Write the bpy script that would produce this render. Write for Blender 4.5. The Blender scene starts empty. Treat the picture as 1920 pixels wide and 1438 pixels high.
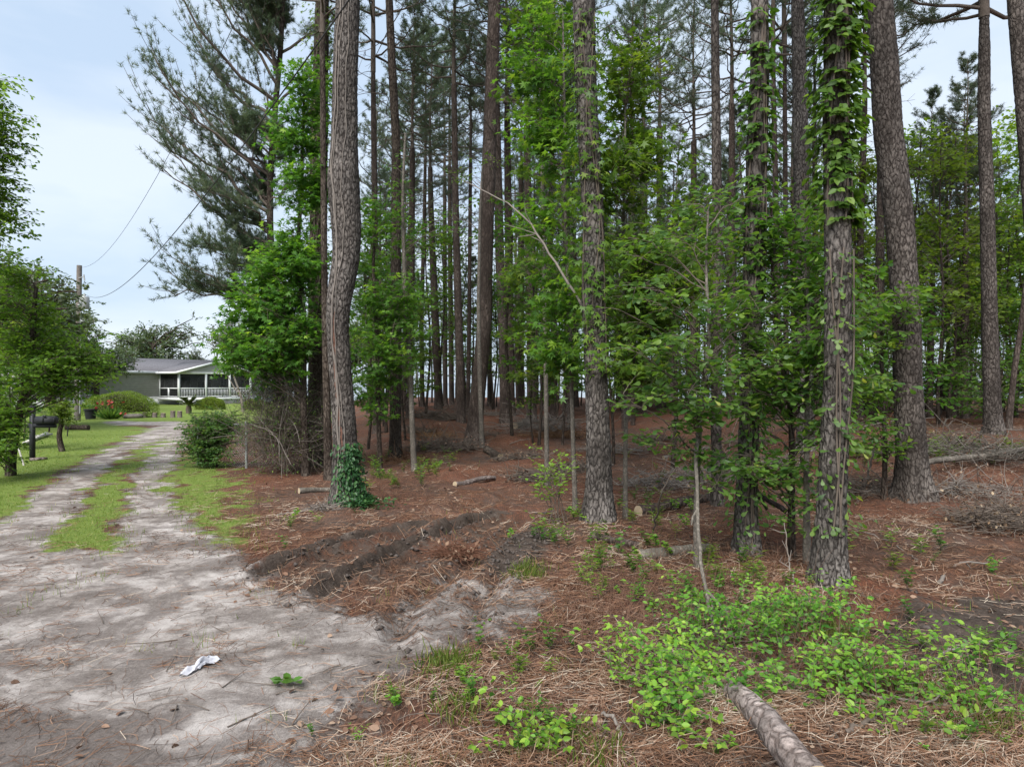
import bpy, math, random
import numpy as np
from math import radians as R, sin, cos, pi

random.seed(7)
rng = np.random.default_rng(7)
SC = bpy.context.scene
COL = SC.collection

# ------------------------------------------------------------------ camera, sky, sun, exposure
CAMH, F, CX, HZ = 2.0, 1280.0, 960.0, 722.0
cam = bpy.data.cameras.new('camera')
cam.sensor_width = 36.0
cam.lens = 24.0
cam.clip_end = 9000
cam.clip_start = 0.05
camo = bpy.data.objects.new('camera', cam)
camo.location = (0, 0, CAMH)
camo.rotation_euler = (R(90.13), 0, 0)
COL.objects.link(camo)
SC.camera = camo

SUN_EL, SUN_AZ = R(50), R(200)          # azimuth clockwise from +Y: light from behind the camera, a little to the left
w = bpy.data.worlds.new('World')
SC.world = w
w.use_nodes = True
nt = w.node_tree
nt.nodes.clear()
out = nt.nodes.new('ShaderNodeOutputWorld')
bg = nt.nodes.new('ShaderNodeBackground')
sky = nt.nodes.new('ShaderNodeTexSky')
sky.sky_type = 'NISHITA'
sky.sun_disc = False
sky.sun_elevation = SUN_EL
sky.sun_rotation = SUN_AZ
sky.dust_density = 2.0
tc = nt.nodes.new('ShaderNodeTexCoord')
mp = nt.nodes.new('ShaderNodeMapping')
mp.inputs['Scale'].default_value = (1.0, 1.0, 3.2)
nz = nt.nodes.new('ShaderNodeTexNoise')
nz.inputs['Scale'].default_value = 2.7
nz.inputs['Detail'].default_value = 5
nz.inputs['Roughness'].default_value = 0.5
rp = nt.nodes.new('ShaderNodeValToRGB')
rp.color_ramp.elements[0].position = 0.34
rp.color_ramp.elements[0].color = (2.9, 3.6, 4.5, 1)
rp.color_ramp.elements[1].position = 0.62
rp.color_ramp.elements[1].color = (4.05, 4.5, 5.05, 1)
mx = nt.nodes.new('ShaderNodeMixRGB')
mx.inputs[0].default_value = 0.86
nt.links.new(tc.outputs['Generated'], mp.inputs[0])
nt.links.new(mp.outputs[0], nz.inputs['Vector'])
nt.links.new(nz.outputs[0], rp.inputs[0])
nt.links.new(sky.outputs[0], mx.inputs[1])
nt.links.new(rp.outputs[0], mx.inputs[2])
nt.links.new(mx.outputs[0], bg.inputs[0])
bg.inputs[1].default_value = 0.05
nt.links.new(bg.outputs[0], out.inputs[0])

sl = bpy.data.lights.new('sun', 'SUN')
sl.energy = 1.5
sl.angle = R(42)
sl.color = (1.0, 0.97, 0.93)
so = bpy.data.objects.new('sun', sl)
so.rotation_euler = (R(90) - SUN_EL, 0, -SUN_AZ + pi)
so.location = (-20, -10, 40)
COL.objects.link(so)

SC.view_settings.view_transform = 'Standard'
SC.view_settings.look = 'None'
SC.view_settings.gamma = 1.0
SC.view_settings.use_curve_mapping = False
SC.view_settings.exposure = 2.15
SC.render.engine = 'CYCLES'
SC.cycles.max_bounces = 8
SC.cycles.diffuse_bounces = 4
SC.cycles.transmission_bounces = 4
SC.cycles.transparent_max_bounces = 8
SC.cycles.use_denoising = True

# ------------------------------------------------------------------ small maths
def ss(t):
    t = np.clip(t, 0, 1)
    return t * t * (3 - 2 * t)

def hash2(ix, iy, s=0.0):
    v = np.sin(ix * 127.1 + iy * 311.7 + s * 74.7) * 43758.5453
    return v - np.floor(v)

def noise2(x, y, s=0.0):
    ix, iy = np.floor(x), np.floor(y)
    fx, fy = x - ix, y - iy
    fx = fx * fx * (3 - 2 * fx)
    fy = fy * fy * (3 - 2 * fy)
    a, b = hash2(ix, iy, s), hash2(ix + 1, iy, s)
    c, d = hash2(ix, iy + 1, s), hash2(ix + 1, iy + 1, s)
    return (a * (1 - fx) + b * fx) * (1 - fy) + (c * (1 - fx) + d * fx) * fy - 0.5

def fbm(x, y, s=0.0, o=4):
    v, a = 0, 1.0
    for i in range(o):
        v = v + a * noise2(x, y, s + i * 3.1)
        x, y, a = x * 2.03 + 5.2, y * 2.03 + 1.3, a * 0.5
    return v

def voronoi_edge(p):
    c = np.floor(p)
    d1 = np.full(len(p), 9.0)
    d2 = np.full(len(p), 9.0)
    for i in (-1, 0, 1):
        for j in (-1, 0, 1):
            for k in (-1, 0, 1):
                q = c + np.array([i, j, k])
                h = np.sin(q @ np.array([[127.1, 269.5, 113.5], [311.7, 183.3, 271.9], [74.7, 246.1, 124.6]])) * 43758.5453
                h -= np.floor(h)
                d = np.linalg.norm(q + 0.1 + 0.8 * h - p, axis=1)
                m = d < d1
                d2 = np.where(m, d1, np.minimum(d2, d))
                d1 = np.where(m, d, d1)
    return d2 - d1

def norm(v):
    return v / np.maximum(np.linalg.norm(v, axis=-1, keepdims=True), 1e-9)

# ------------------------------------------------------------------ terrain height
def H0(x, y):
    xl = -0.25 * y - 2.0
    s = ss((x - xl) / 5.0)
    rx = ss((x - 4.5) / 4.0)
    r1 = 0.9 * ss((y - 14) / 20.0)
    r2 = 0.86 * ss((y - 9.5) / 6.5)
    z = s * (r1 * (1 - rx) + r2 * rx)
    drop = ss((y - 59 - 3 * noise2(x * .1, y * .02)) / 12.0) * s
    z = z * (1 - drop) - 2.2 * drop
    drop2 = ss((y - 108) / 14.0) * (1 - s)
    z = z - 2.2 * drop2
    z = z + 0.07 * noise2(x * 0.45, y * 0.45, 1) * ss((y - 4) / 6)
    z = z + s * 0.20 * noise2(x * 0.9, y * 0.9, 2) * ss((y - 12) / 6) + s * 0.10 * noise2(x * 2.3, y * 2.3, 3) * ss((y - 11) / 4)
    return z

def Pq(px, py, hf=H0):
    px = np.atleast_1d(np.asarray(px, float))
    py = np.atleast_1d(np.asarray(py, float))
    dx, dz = (px - CX) / F, -(py - HZ) / F
    t = np.concatenate([np.linspace(2, 30, 1400), np.linspace(30.1, 130, 1000)])
    X = dx[:, None] * t[None]
    Z = CAMH + dz[:, None] * t[None]
    hit = Z <= hf(X, np.broadcast_to(t, X.shape))
    i = np.where(hit.any(1), hit.argmax(1), len(t) - 1)
    tt = t[i]
    return np.stack([dx * tt, tt], 1)

# ruts and ridges pushed up by tyres: (pixel polyline, half width, height, kind)
RUTS = [
    ([(470, 1085), (560, 1050), (640, 1024), (720, 1006), (850, 984)], 0.10, -0.13, 0.10),
    ([(590, 1122), (640, 1094), (700, 1068), (760, 1032), (840, 1002), (940, 966)], 0.11, -0.14, 0.10),
    ([(740, 1240), (752, 1165), (800, 1112), (880, 1058), (960, 1002), (1000, 965)], 0.10, -0.05, 0.022),
    ([(850, 1240), (905, 1135), (950, 1062), (990, 1000)], 0.10, -0.05, 0.022),
    ([(700, 1100), (790, 1070), (880, 1035)], 0.2, 0.03, 0.0),
    ([(800, 1050), (840, 1030), (880, 1022), (930, 1020)], 0.24, 0.09, 0.0),
    ([(950, 1060), (985, 1020), (1010, 1000)], 0.16, 0.08, 0.0),
    ([(870, 955), (960, 930), (1050, 915)], 0.25, -0.07, 0.05),
    ([(1600, 1130), (1640, 1180), (1700, 1215), (1800, 1215)], 0.3, -0.1, 0.06),
    ([(1660, 1000), (1760, 1040), (1920, 1080)], 0.35, -0.07, 0.05),
]
RUTW = [(Pq([p[0] for p in r[0]], [p[1] for p in r[0]]), r[1], r[2], r[3]) for r in RUTS]

MOUNDS = Pq([652, 592, 1122, 1345, 1400, 1552, 1712], [948, 873, 988, 957, 1052, 1112, 940])

def dist_poly(x, y, pl):
    d = np.full(np.shape(x), 99.0)
    for a, b in zip(pl[:-1], pl[1:]):
        e = b - a
        t = np.clip(((x - a[0]) * e[0] + (y - a[1]) * e[1]) / (e @ e), 0, 1)
        d = np.minimum(d, np.hypot(x - a[0] - t * e[0], y - a[1] - t * e[1]))
    return d

def H(x, y):
    x = np.asarray(x, float)
    y = np.asarray(y, float)
    z = H0(x, y)
    wob = 0.06 * fbm(x * 2.2, y * 2.2, 9) + 0.03 * fbm(x * 8, y * 8, 10, 3)
    near = (y < 16) & (y > 2) & (np.abs(x) < 9)
    if np.any(near):
        add = np.zeros_like(z)
        for pl, hw, dep, rim in RUTW:
            d = dist_poly(x, y, pl) + wob
            k = 0.7 + 0.4 * (noise2(x * 3, y * 3, 4) + 0.5) + 0.4 * (noise2(x * 9, y * 9, 6) + 0.5)
            k = k * ss(np.hypot(x - pl[0][0], y - pl[0][1]) / .55) * ss(np.hypot(x - pl[-1][0], y - pl[-1][1]) / .6)
            add += dep * k * np.exp(-(d / hw) ** 2)
            add += rim * k * np.exp(-((d - 1.75 * hw) / (0.7 * hw)) ** 2)
        add += 0.045 * fbm(x * 3.5, y * 3.5, 12) * ss((x + 0.32 * y - 0.3) / 1.5)
        add += 0.03 * fbm(x * 9, y * 9, 13, 2) * np.exp(-(dist_poly(x, y, np.array([(-2.3, 9.3), (-.6, 9.6), (.2, 9.0)])) / .9) ** 2)
        add += 0.012 * fbm(x * 5, y * 5, 15)
        for mx_, my_ in MOUNDS:
            add += .09 * np.exp(-((x - mx_) ** 2 + (y - my_) ** 2) / .30)
        z = z + np.where(near, add, 0)
    return z

def h1(x, y):
    return float(H(np.array([x]), np.array([y]))[0])

def G(px, py):
    p = Pq(px, py)[0]
    return np.array([p[0], p[1], h1(p[0], p[1])])

def at(px, py, D):
    """point at distance D along Y seen near (px, py)"""
    return np.array([(px - CX) / F * D, D, CAMH - (py - HZ) / F * D])

def on_ground(px, D):
    x = (px - CX) / F * D
    return np.array([x, D, h1(x, D)])

# ------------------------------------------------------------------ mesh collecting
class Geo:
    def __init__(s):
        s.v, s.t, s.q, s.tt, s.tq, s.n = [], [], [], [], [], 0
    def add(s, v, tris=None, quads=None, tint=None):
        v = np.asarray(v, float).reshape(-1, 3)
        if tris is not None and len(tris):
            tris = np.asarray(tris, int).reshape(-1, 3)
            s.t.append(tris + s.n)
            s.tt.append(np.broadcast_to(0.5 if tint is None else tint, (len(tris),)))
        if quads is not None and len(quads):
            quads = np.asarray(quads, int).reshape(-1, 4)
            s.q.append(quads + s.n)
            s.tq.append(np.broadcast_to(0.5 if (tint is None or np.ndim(tint)) else tint, (len(quads),)))
        s.v.append(v)
        s.n += len(v)
        return s
    def box(s, a, b):
        (x0, y0, z0), (x1, y1, z1) = a, b
        v = [(x0, y0, z0), (x1, y0, z0), (x1, y1, z0), (x0, y1, z0), (x0, y0, z1), (x1, y0, z1), (x1, y1, z1), (x0, y1, z1)]
        return s.add(v, quads=[(0, 3, 2, 1), (4, 5, 6, 7), (0, 1, 5, 4), (1, 2, 6, 5), (2, 3, 7, 6), (3, 0, 4, 7)])
    def prism(s, pts, d):
        """polygon pts (k,3) pushed by vector d, convex"""
        pts = np.asarray(pts, float)
        k = len(pts)
        v = np.concatenate([pts, pts + np.asarray(d, float)])
        tr = [(0, i, i + 1) for i in range(1, k - 1)] + [(k, k + i + 1, k + i) for i in range(1, k - 1)]
        q = [(i, i + k, (i + 1) % k + k, (i + 1) % k) for i in range(k)]
        return s.add(v, tris=tr, quads=q)
    def tube(s, pts, rad, seg=8, cap=True):
        pts = np.asarray(pts, float)
        rad = np.broadcast_to(np.asarray(rad, float), (len(pts),))
        v, q = tubes(pts[None], rad[None], seg)
        s.add(v, quads=q)
        if cap:
            m = len(pts)
            for base, c, fl in ((0, pts[0], 1), ((m - 1) * seg, pts[-1], 0)):
                ring = v[base:base + seg]
                s.add(np.concatenate([ring, [c]]), tris=[((i + 1) % seg, i, seg) if fl else (i, (i + 1) % seg, seg) for i in range(seg)])
        return s
    def mesh(s, name, smooth=False):
        me = bpy.data.meshes.new(name)
        if not s.v:
            return me
        V = np.concatenate(s.v)
        T = np.concatenate(s.t) if s.t else np.zeros((0, 3), int)
        Q = np.concatenate(s.q) if s.q else np.zeros((0, 4), int)
        me.vertices.add(len(V))
        me.vertices.foreach_set('co', V.astype(np.float32).ravel())
        li = np.concatenate([T.ravel(), Q.ravel()]).astype(np.int32)
        me.loops.add(len(li))
        me.loops.foreach_set('vertex_index', li)
        ls = np.concatenate([np.arange(len(T)) * 3, len(T) * 3 + np.arange(len(Q)) * 4]).astype(np.int32)
        me.polygons.add(len(ls))
        me.polygons.foreach_set('loop_start', ls)
        if smooth:
            me.polygons.foreach_set('use_smooth', np.ones(len(ls), bool))
        tint = np.concatenate((s.tt if s.t else []) + (s.tq if s.q else [])).astype(np.float32)
        at_ = me.attributes.new('tint', 'FLOAT', 'FACE')
        at_.data.foreach_set('value', tint)
        me.update(calc_edges=True)
        return me

def tubes(P, Rr, seg=4):
    P = np.asarray(P, float)
    N, m, _ = P.shape
    T = norm(np.gradient(P, axis=1))
    ax = norm(P[:, -1] - P[:, 0])
    ref = np.where((np.abs(ax[:, 2]) > 0.8)[:, None], np.array([0.0, 1, 0]), np.array([0, 0, 1.0]))[:, None]
    U = norm(np.cross(T, ref))
    W = np.cross(T, U)
    a = np.arange(seg) * 2 * pi / seg
    V = P[:, :, None] + Rr[:, :, None, None] * (np.cos(a)[None, None, :, None] * U[:, :, None] + np.sin(a)[None, None, :, None] * W[:, :, None])
    i = np.arange(m - 1)[:, None] * seg
    j = np.arange(seg)[None]
    j2 = (j + 1) % seg
    q = np.stack([i + j, i + j2, i + seg + j2, i + seg + j], -1).reshape(-1, 4)
    Q = (np.arange(N) * m * seg)[:, None, None] + q[None]
    return V.reshape(-1, 3), Q.reshape(-1, 4)

def bez(S, C, E, m=5):
    t = np.linspace(0, 1, m)[None, :, None]
    return (1 - t) ** 2 * S[:, None] + 2 * t * (1 - t) * C[:, None] + t * t * E[:, None]

# ------------------------------------------------------------------ leaf templates (x across, y along, z up)
def leaf_tmpl(kind):
    if kind == 'star':
        per = []
        for ang, r in ((178, .06), (128, .30), (102, .66), (76, .33), (50, .88), (24, .38), (0, 1.0), (-24, .38), (-50, .88), (-76, .33), (-102, .66), (-128, .30)):
            a = R(ang)
            per.append((sin(a) * r * .72, .28 + cos(a) * r * .72, -.16 * r * r + .04))
        v = [(0, .28, .05)] + per
        n = len(per)
        return np.array(v), np.array([(0, 1 + i, 1 + (i + 1) % n) for i in range(n)])
    if kind == 'ovate':
        v = [(0, 0, 0), (-.27, .28, .07), (-.24, .65, .06), (0, 1, -.06), (.24, .65, .06), (.27, .28, .07), (0, .45, -.01)]
        return np.array(v), np.array([(6, 1, 0), (6, 2, 1), (6, 3, 2), (6, 4, 3), (6, 5, 4), (6, 0, 5)])
    if kind == 'spat':
        v = [(0, 0, 0), (-.07, .3, .02), (-.24, .72, .05), (-.17, .95, .02), (0, 1.0, -.03), (.17, .95, .02), (.24, .72, .05), (.07, .3, .02)]
        return np.array(v), np.array([(0, 7, 1), (1, 7, 6), (1, 6, 2), (2, 6, 5), (2, 5, 3), (3, 5, 4)])
    if kind == 'quad':
        v = [(0, 0, 0), (-.3, .5, .05), (0, 1, -.04), (.3, .5, .05)]
        return np.array(v), np.array([(0, 2, 1), (0, 3, 2)])
    if kind == 'lance':
        v = [(0, 0, 0), (-.1, .4, .03), (0, 1, -.1), (.1, .4, .03)]
        return np.array(v), np.array([(0, 2, 1), (0, 3, 2)])

def put_leaves(g, kind, pos, d, n, size, tint):
    tv, tf = leaf_tmpl(kind)
    d = norm(d)
    n = norm(n - (n * d).sum(-1, keepdims=True) * d)
    x = np.cross(d, n)
    V = pos[:, None] + size[:, None, None] * (tv[None, :, 0:1] * x[:, None] + tv[None, :, 1:2] * d[:, None] + tv[None, :, 2:3] * n[:, None])
    N, k = len(pos), len(tv)
    T = (np.arange(N) * k)[:, None, None] + tf[None]
    g.add(V.reshape(-1, 3), tris=T.reshape(-1, 3), tint=np.repeat(tint, len(tf)))

# ------------------------------------------------------------------ scene objects
def link(o, parent=None):
    COL.objects.link(o)
    if parent is not None:
        o.parent = parent
    return o

def tag(o, label=None, cat=None, group=None, kind=None):
    if label: o['label'] = label
    if cat: o['category'] = cat
    if group: o['group'] = group
    if kind: o['kind'] = kind
    return o

def obj(name, g, mat, parent=None, smooth=False, loc=None, rot=None, scale=None):
    me = g if isinstance(g, bpy.types.Mesh) else g.mesh(name, smooth)
    if mat is not None and not me.materials:
        me.materials.append(mat)
    o = bpy.data.objects.new(name, me)
    if loc is not None: o.location = loc
    if rot is not None: o.rotation_euler = rot
    if scale is not None: o.scale = scale if np.ndim(scale) else (scale,) * 3
    return link(o, parent)

def thing(name, loc, label, cat, group=None, rotz=0.0, scale=1.0):
    o = bpy.data.objects.new(name, None)
    o.empty_display_size = 0.2
    o.location = loc
    o.rotation_euler = (0, 0, rotz)
    o.scale = (scale,) * 3
    link(o)
    return tag(o, label, cat, group)

# ------------------------------------------------------------------ materials
def newmat(name):
    m = bpy.data.materials.new(name)
    m.use_nodes = True
    n = m.node_tree
    n.nodes.clear()
    o = n.nodes.new('ShaderNodeOutputMaterial')
    b = n.nodes.new('ShaderNodeBsdfPrincipled')
    b.inputs['Roughness'].default_value = 0.8
    b.inputs['Specular IOR Level'].default_value = 0.25
    n.links.new(b.outputs[0], o.inputs[0])
    return m, n, b, o

def ramp(n, stops):
    r = n.nodes.new('ShaderNodeValToRGB')
    e = r.color_ramp.elements
    while len(e) < len(stops):
        e.new(0.5)
    for k, (p, c) in enumerate(stops):
        e[k].position = p
        e[k].color = (*c, 1)
    return r

def tex(n, kind, scale, vec=None, **kw):
    t = n.nodes.new('ShaderNodeTex' + kind)
    t.inputs['Scale'].default_value = scale
    for k, v in kw.items():
        if k in ('feature', 'noise_dimensions', 'distance'):
            setattr(t, k, v)
        else:
            t.inputs[k].default_value = v
    if vec is not None:
        n.links.new(vec, t.inputs['Vector'])
    return t

def coords(n, scale=(1, 1, 1), which='Object'):
    c = n.nodes.new('ShaderNodeTexCoord')
    m = n.nodes.new('ShaderNodeMapping')
    m.inputs['Scale'].default_value = scale
    n.links.new(c.outputs[which], m.inputs[0])
    return m.outputs[0]

def mixc(n, f, a, b, mode='MIX'):
    m = n.nodes.new('ShaderNodeMixRGB')
    m.blend_type = mode
    for i, s in zip((0, 1, 2), (f, a, b)):
        if isinstance(s, (int, float)):
            m.inputs[i].default_value = s
        elif isinstance(s, tuple):
            m.inputs[i].default_value = (*s, 1)
        else:
            n.links.new(s, m.inputs[i])
    return m.outputs[0]

def math_(n, op, a, b=None, clamp=False):
    m = n.nodes.new('ShaderNodeMath')
    m.operation = op
    m.use_clamp = clamp
    for i, s in zip((0, 1), (a, b)):
        if s is None: continue
        if isinstance(s, (int, float)): m.inputs[i].default_value = s
        else: n.links.new(s, m.inputs[i])
    return m.outputs[0]

def bump(n, b, h, strength=0.5, dist=0.02):
    k = n.nodes.new('ShaderNodeBump')
    k.inputs['Strength'].default_value = strength
    k.inputs['Distance'].default_value = dist
    n.links.new(h, k.inputs['Height'])
    n.links.new(k.outputs[0], b.inputs['Normal'])

def plain(name, col, rough=0.7, var=0.25, scale=4.0, metal=0.0):
    m, n, b, o = newmat(name)
    t = tex(n, 'Noise', scale, coords(n), Detail=6.0, Roughness=0.65)
    d = tuple(c * (1 - var) for c in col)
    l = tuple(min(1, c * (1 + var)) for c in col)
    r = ramp(n, [(0.3, d), (0.7, l)])
    n.links.new(t.outputs[0], r.inputs[0])
    n.links.new(r.outputs[0], b.inputs['Base Color'])
    b.inputs['Roughness'].default_value = rough
    b.inputs['Metallic'].default_value = metal
    bump(n, b, t.outputs[0], 0.25, 0.01)
    return m

def leafmat(name, stops, trans=0.4, rough=0.45, spec=0.3, tboost=(1.7, 1.65, 0.7)):
    m, n, b, o = newmat(name)
    a = n.nodes.new('ShaderNodeAttribute')
    a.attribute_name = 'tint'
    r = ramp(n, stops)
    n.links.new(a.outputs['Fac'], r.inputs[0])
    # gentle variation between plants
    oi = n.nodes.new('ShaderNodeObjectInfo')
    hs = n.nodes.new('ShaderNodeHueSaturation')
    n.links.new(math_(n, 'ADD', math_(n, 'MULTIPLY', oi.outputs['Random'], 0.03), 0.485), hs.inputs['Hue'])
    n.links.new(math_(n, 'ADD', math_(n, 'MULTIPLY', oi.outputs['Random'], 0.3), 0.85), hs.inputs['Value'])
    n.links.new(r.outputs[0], hs.inputs['Color'])
    col = hs.outputs[0]
    n.links.new(col, b.inputs['Base Color'])
    b.inputs['Roughness'].default_value = rough
    b.inputs['Specular IOR Level'].default_value = spec
    tr = n.nodes.new('ShaderNodeBsdfTranslucent')
    n.links.new(mixc(n, 1.0, col, tboost, 'MULTIPLY'), tr.inputs[0])
    mx = n.nodes.new('ShaderNodeMixShader')
    mx.inputs[0].default_value = trans
    n.links.new(b.outputs[0], mx.inputs[1])
    n.links.new(tr.outputs[0], mx.inputs[2])
    n.links.new(mx.outputs[0], o.inputs[0])
    return m

def barkmat(name, plate, crack, pale, sc=21.0, zs=0.40, bs=0.9, palefac=0.55):
    m, n, b, o = newmat(name)
    v = coords(n, (1, 1, zs))
    nzv = tex(n, 'Noise', 5.0, v, Detail=3.0)
    add = n.nodes.new('ShaderNodeVectorMath')
    add.operation = 'MULTIPLY_ADD'
    n.links.new(nzv.outputs['Color'], add.inputs[0])
    add.inputs[1].default_value = (0.10, 0.10, 0.05)
    n.links.new(v, add.inputs[2])
    vo = tex(n, 'Voronoi', sc, add.outputs[0], feature='DISTANCE_TO_EDGE')
    cr = ramp(n, [(0.0, (0, 0, 0)), (0.10, (.55, .55, .55)), (0.30, (1, 1, 1))])
    brk = tex(n, 'Noise', 26.0, v, Detail=4.0, Roughness=.7)
    n.links.new(math_(n, 'ADD', vo.outputs['Distance'], math_(n, 'MULTIPLY', math_(n, 'SUBTRACT', brk.outputs[0], .47), .75)), cr.inputs[0])
    vc = tex(n, 'Voronoi', sc, add.outputs[0], feature='F1')
    fine = tex(n, 'Noise', 34.0, coords(n, (1, 1, 0.45)), Detail=6.0, Roughness=0.75)
    big = tex(n, 'Noise', 1.6, coords(n, (1, 1, 0.4)), Detail=3.0)
    pl = mixc(n, vc.outputs['Color'], tuple(c * .7 for c in plate), tuple(c * 1.25 for c in plate))
    pf = ramp(n, [(0.45, (0, 0, 0)), (0.7, (1, 1, 1))])
    n.links.new(big.outputs[0], pf.inputs[0])
    pl = mixc(n, math_(n, 'MULTIPLY', pf.outputs[0], palefac), pl, pale)
    fr = ramp(n, [(0.32, (.42, .41, .40)), (0.7, (1.3, 1.28, 1.26))])
    n.links.new(fine.outputs[0], fr.inputs[0])
    pl = mixc(n, 1.0, pl, fr.outputs[0], 'MULTIPLY')
    lg = tex(n, 'Noise', 2.6, coords(n, (1, 1, .55)), Detail=5.0, Roughness=.6)
    lr = ramp(n, [(.34, (.50, .49, .48)), (.64, (1.12, 1.1, 1.08))])
    n.links.new(lg.outputs[0], lr.inputs[0])
    pl = mixc(n, 1.0, pl, lr.outputs[0], 'MULTIPLY')
    c = mixc(n, cr.outputs[0], crack, pl)
    n.links.new(c, b.inputs['Base Color'])
    b.inputs['Roughness'].default_value = 0.92
    b.inputs['Specular IOR Level'].default_value = 0.1
    hgt = math_(n, 'ADD', math_(n, 'MULTIPLY', cr.outputs[0], 0.8), math_(n, 'MULTIPLY', fine.outputs[0], 0.4))
    bump(n, b, hgt, bs, 0.025)
    return m

M = {}
M['bark'] = barkmat('pine_bark', (.168, .153, .142), (.034, .029, .026), (.31, .292, .280))
M['bark_far'] = barkmat('pine_bark_far', (.125, .100, .088), (.050, .038, .032), (.18, .155, .14), sc=15.0, zs=.3)
M['bark_warm'] = barkmat('pine_bark_warm', (.148, .130, .118), (.036, .029, .025), (.235, .215, .20), sc=19.0, zs=.42)
M['bark_grey'] = barkmat('grey_bark', (.22, .20, .175), (.10, .09, .075), (.36, .34, .31), sc=22.0, zs=.8, bs=.4)
M['bark_dark'] = barkmat('dark_bark', (.11, .09, .075), (.03, .022, .018), (.17, .15, .13), sc=22.0, zs=.3)
M['twig'] = plain('twig_wood', (.115, .092, .075), .9)
M['deadtwig'] = plain('dead_twig_wood', (.175, .152, .133), .9)
M['log'] = barkmat('log_bark', (.31, .265, .25), (.11, .085, .075), (.42, .38, .37), sc=13.0, zs=1.0, bs=.7)
M['cutwood'] = plain('cut_wood', (.42, .33, .22), .8, .2, 18)
M['needle'] = leafmat('pine_needles', [(0, (.055, .085, .052)), (.6, (.110, .148, .088)), (1, (.18, .195, .11))], .4, .5, .3, (1.1, 1.2, .8))
M['gum'] = leafmat('sweetgum_leaves', [(0, (.040, .095, .018)), (.5, (.090, .185, .028)), (.85, (.165, .27, .040)), (1, (.24, .33, .05))], .5)
M['oak'] = leafmat('oak_leaves', [(0, (.040, .095, .026)), (.6, (.110, .198, .038)), (.93, (.185, .27, .055)), (1, (.28, .31, .07))], .5, .4, .4)
M['vine'] = leafmat('creeper_leaves', [(0, (.035, .09, .016)), (.6, (.085, .185, .028)), (1, (.16, .27, .045))], .46)
M['ivy'] = leafmat('ivy_leaves', [(0, (.014, .042, .014)), (.7, (.030, .082, .024)), (1, (.065, .13, .035))], .25, .45, .3)
M['lime'] = leafmat('bright_leaves', [(0, (.06, .15, .022)), (.45, (.15, .29, .035)), (1, (.31, .42, .06))], .46)
M['yellowgreen'] = leafmat('spring_leaves', [(0, (.065, .12, .02)), (.5, (.14, .23, .034)), (1, (.25, .34, .055))], .5)
M['shrub'] = leafmat('shrub_leaves', [(0, (.045, .098, .032)), (.6, (.10, .185, .05)), (1, (.21, .29, .065))], .46)
M['liveoak'] = leafmat('live_oak_leaves', [(0, (.045, .068, .036)), (.6, (.085, .115, .062)), (1, (.14, .17, .09))], .35, .5, .3)
M['hedge'] = leafmat('hedge_leaves', [(0, (.06, .105, .015)), (.5, (.15, .21, .03)), (1, (.27, .33, .05))], .4)
M['sago'] = leafmat('sago_leaves', [(0, (.025, .05, .018)), (1, (.10, .13, .04))], .2)
M['grassblade'] = leafmat('grass_blades', [(0, (.07, .13, .02)), (.55, (.14, .20, .035)), (.85, (.23, .25, .07)), (1, (.34, .29, .14))], .4)
M['straw'] = leafmat('pine_straw', [(0, (.05, .034, .027)), (.35, (.115, .062, .041)), (.6, (.205, .105, .063)), (.85, (.31, .215, .16)), (1, (.42, .35, .28))], .1, .8, .1, (1, 1, 1))
M['deadleaf'] = leafmat('dead_leaves', [(0, (.08, .05, .035)), (.6, (.20, .12, .08)), (1, (.34, .25, .18))], .15, .8, .1, (1, 1, 1))
M['moss'] = leafmat('spanish_moss', [(0, (.16, .17, .14)), (1, (.25, .26, .22))], .2)
M['red'] = leafmat('red_petals', [(0, (.36, .045, .035)), (1, (.58, .12, .085))], .3, tboost=(1.1, .8, .8))

# ------------------------------------------------------------------ ground masks
def poly_mask(x, y, px, jit=0.12, soft=0.10, seed=0):
    """soft 0..1 inside a polygon given as pixel corners on the ground"""
    pl = Pq([p[0] for p in px], [p[1] for p in px])
    xx = x + jit * (fbm(x * 1.6, y * 1.6, 21 + seed) + .8 * fbm(x * 6, y * 6, 22 + seed, 3)) * np.clip(y / 8, .6, 3)
    yy = y + jit * (fbm(x * 1.6, y * 1.6, 33 + seed) + .8 * fbm(x * 6, y * 6, 34 + seed, 3)) * np.clip(y / 8, .6, 6)
    ins = np.zeros(np.shape(x), bool)
    d = np.full(np.shape(x), 99.0)
    k = len(pl)
    for i in range(k):
        a, b = pl[i], pl[(i + 1) % k]
        c = ((a[1] > yy) != (b[1] > yy)) & (xx < (b[0] - a[0]) * (yy - a[1]) / (b[1] - a[1] + 1e-12) + a[0])
        ins ^= c
        e = b - a
        t = np.clip(((xx - a[0]) * e[0] + (yy - a[1]) * e[1]) / (e @ e + 1e-12), 0, 1)
        d = np.minimum(d, np.hypot(xx - a[0] - t * e[0], yy - a[1] - t * e[1]))
    sd = np.where(ins, d, -d)
    return ss(sd / soft / 2 + .5)

TRACK_L = [(-900, 1438), (-420, 1150), (-60, 1015), (60, 930), (140, 880), (225, 830), (290, 800), (300, 796), (200, 797), (200, 789), (345, 789), (345, 800), (300, 822), (240, 850), (195, 890), (140, 950), (128, 1000), (100, 1060), (-100, 1438)]
TRACK_R = [(340, 795), (345, 820), (325, 850), (315, 900), (335, 950), (400, 1010), (450, 1060), (470, 1100), (300, 1250), (190, 1100), (215, 1000), (238, 945), (250, 890), (280, 840), (300, 810)]
SANDNEAR = [(-1500, 1150), (-500, 1080), (0, 1020), (120, 1035), (215, 1030), (380, 1010), (450, 1045), (520, 1130), (640, 1165), (760, 1140), (765, 1210), (745, 1240), (680, 1300), (600, 1355), (620, 1500), (640, 2300), (-1500, 2300)]
SAND2 = [(775, 1125), (830, 1085), (905, 1095), (880, 1150), (840, 1215), (770, 1225), (740, 1170)]
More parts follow.
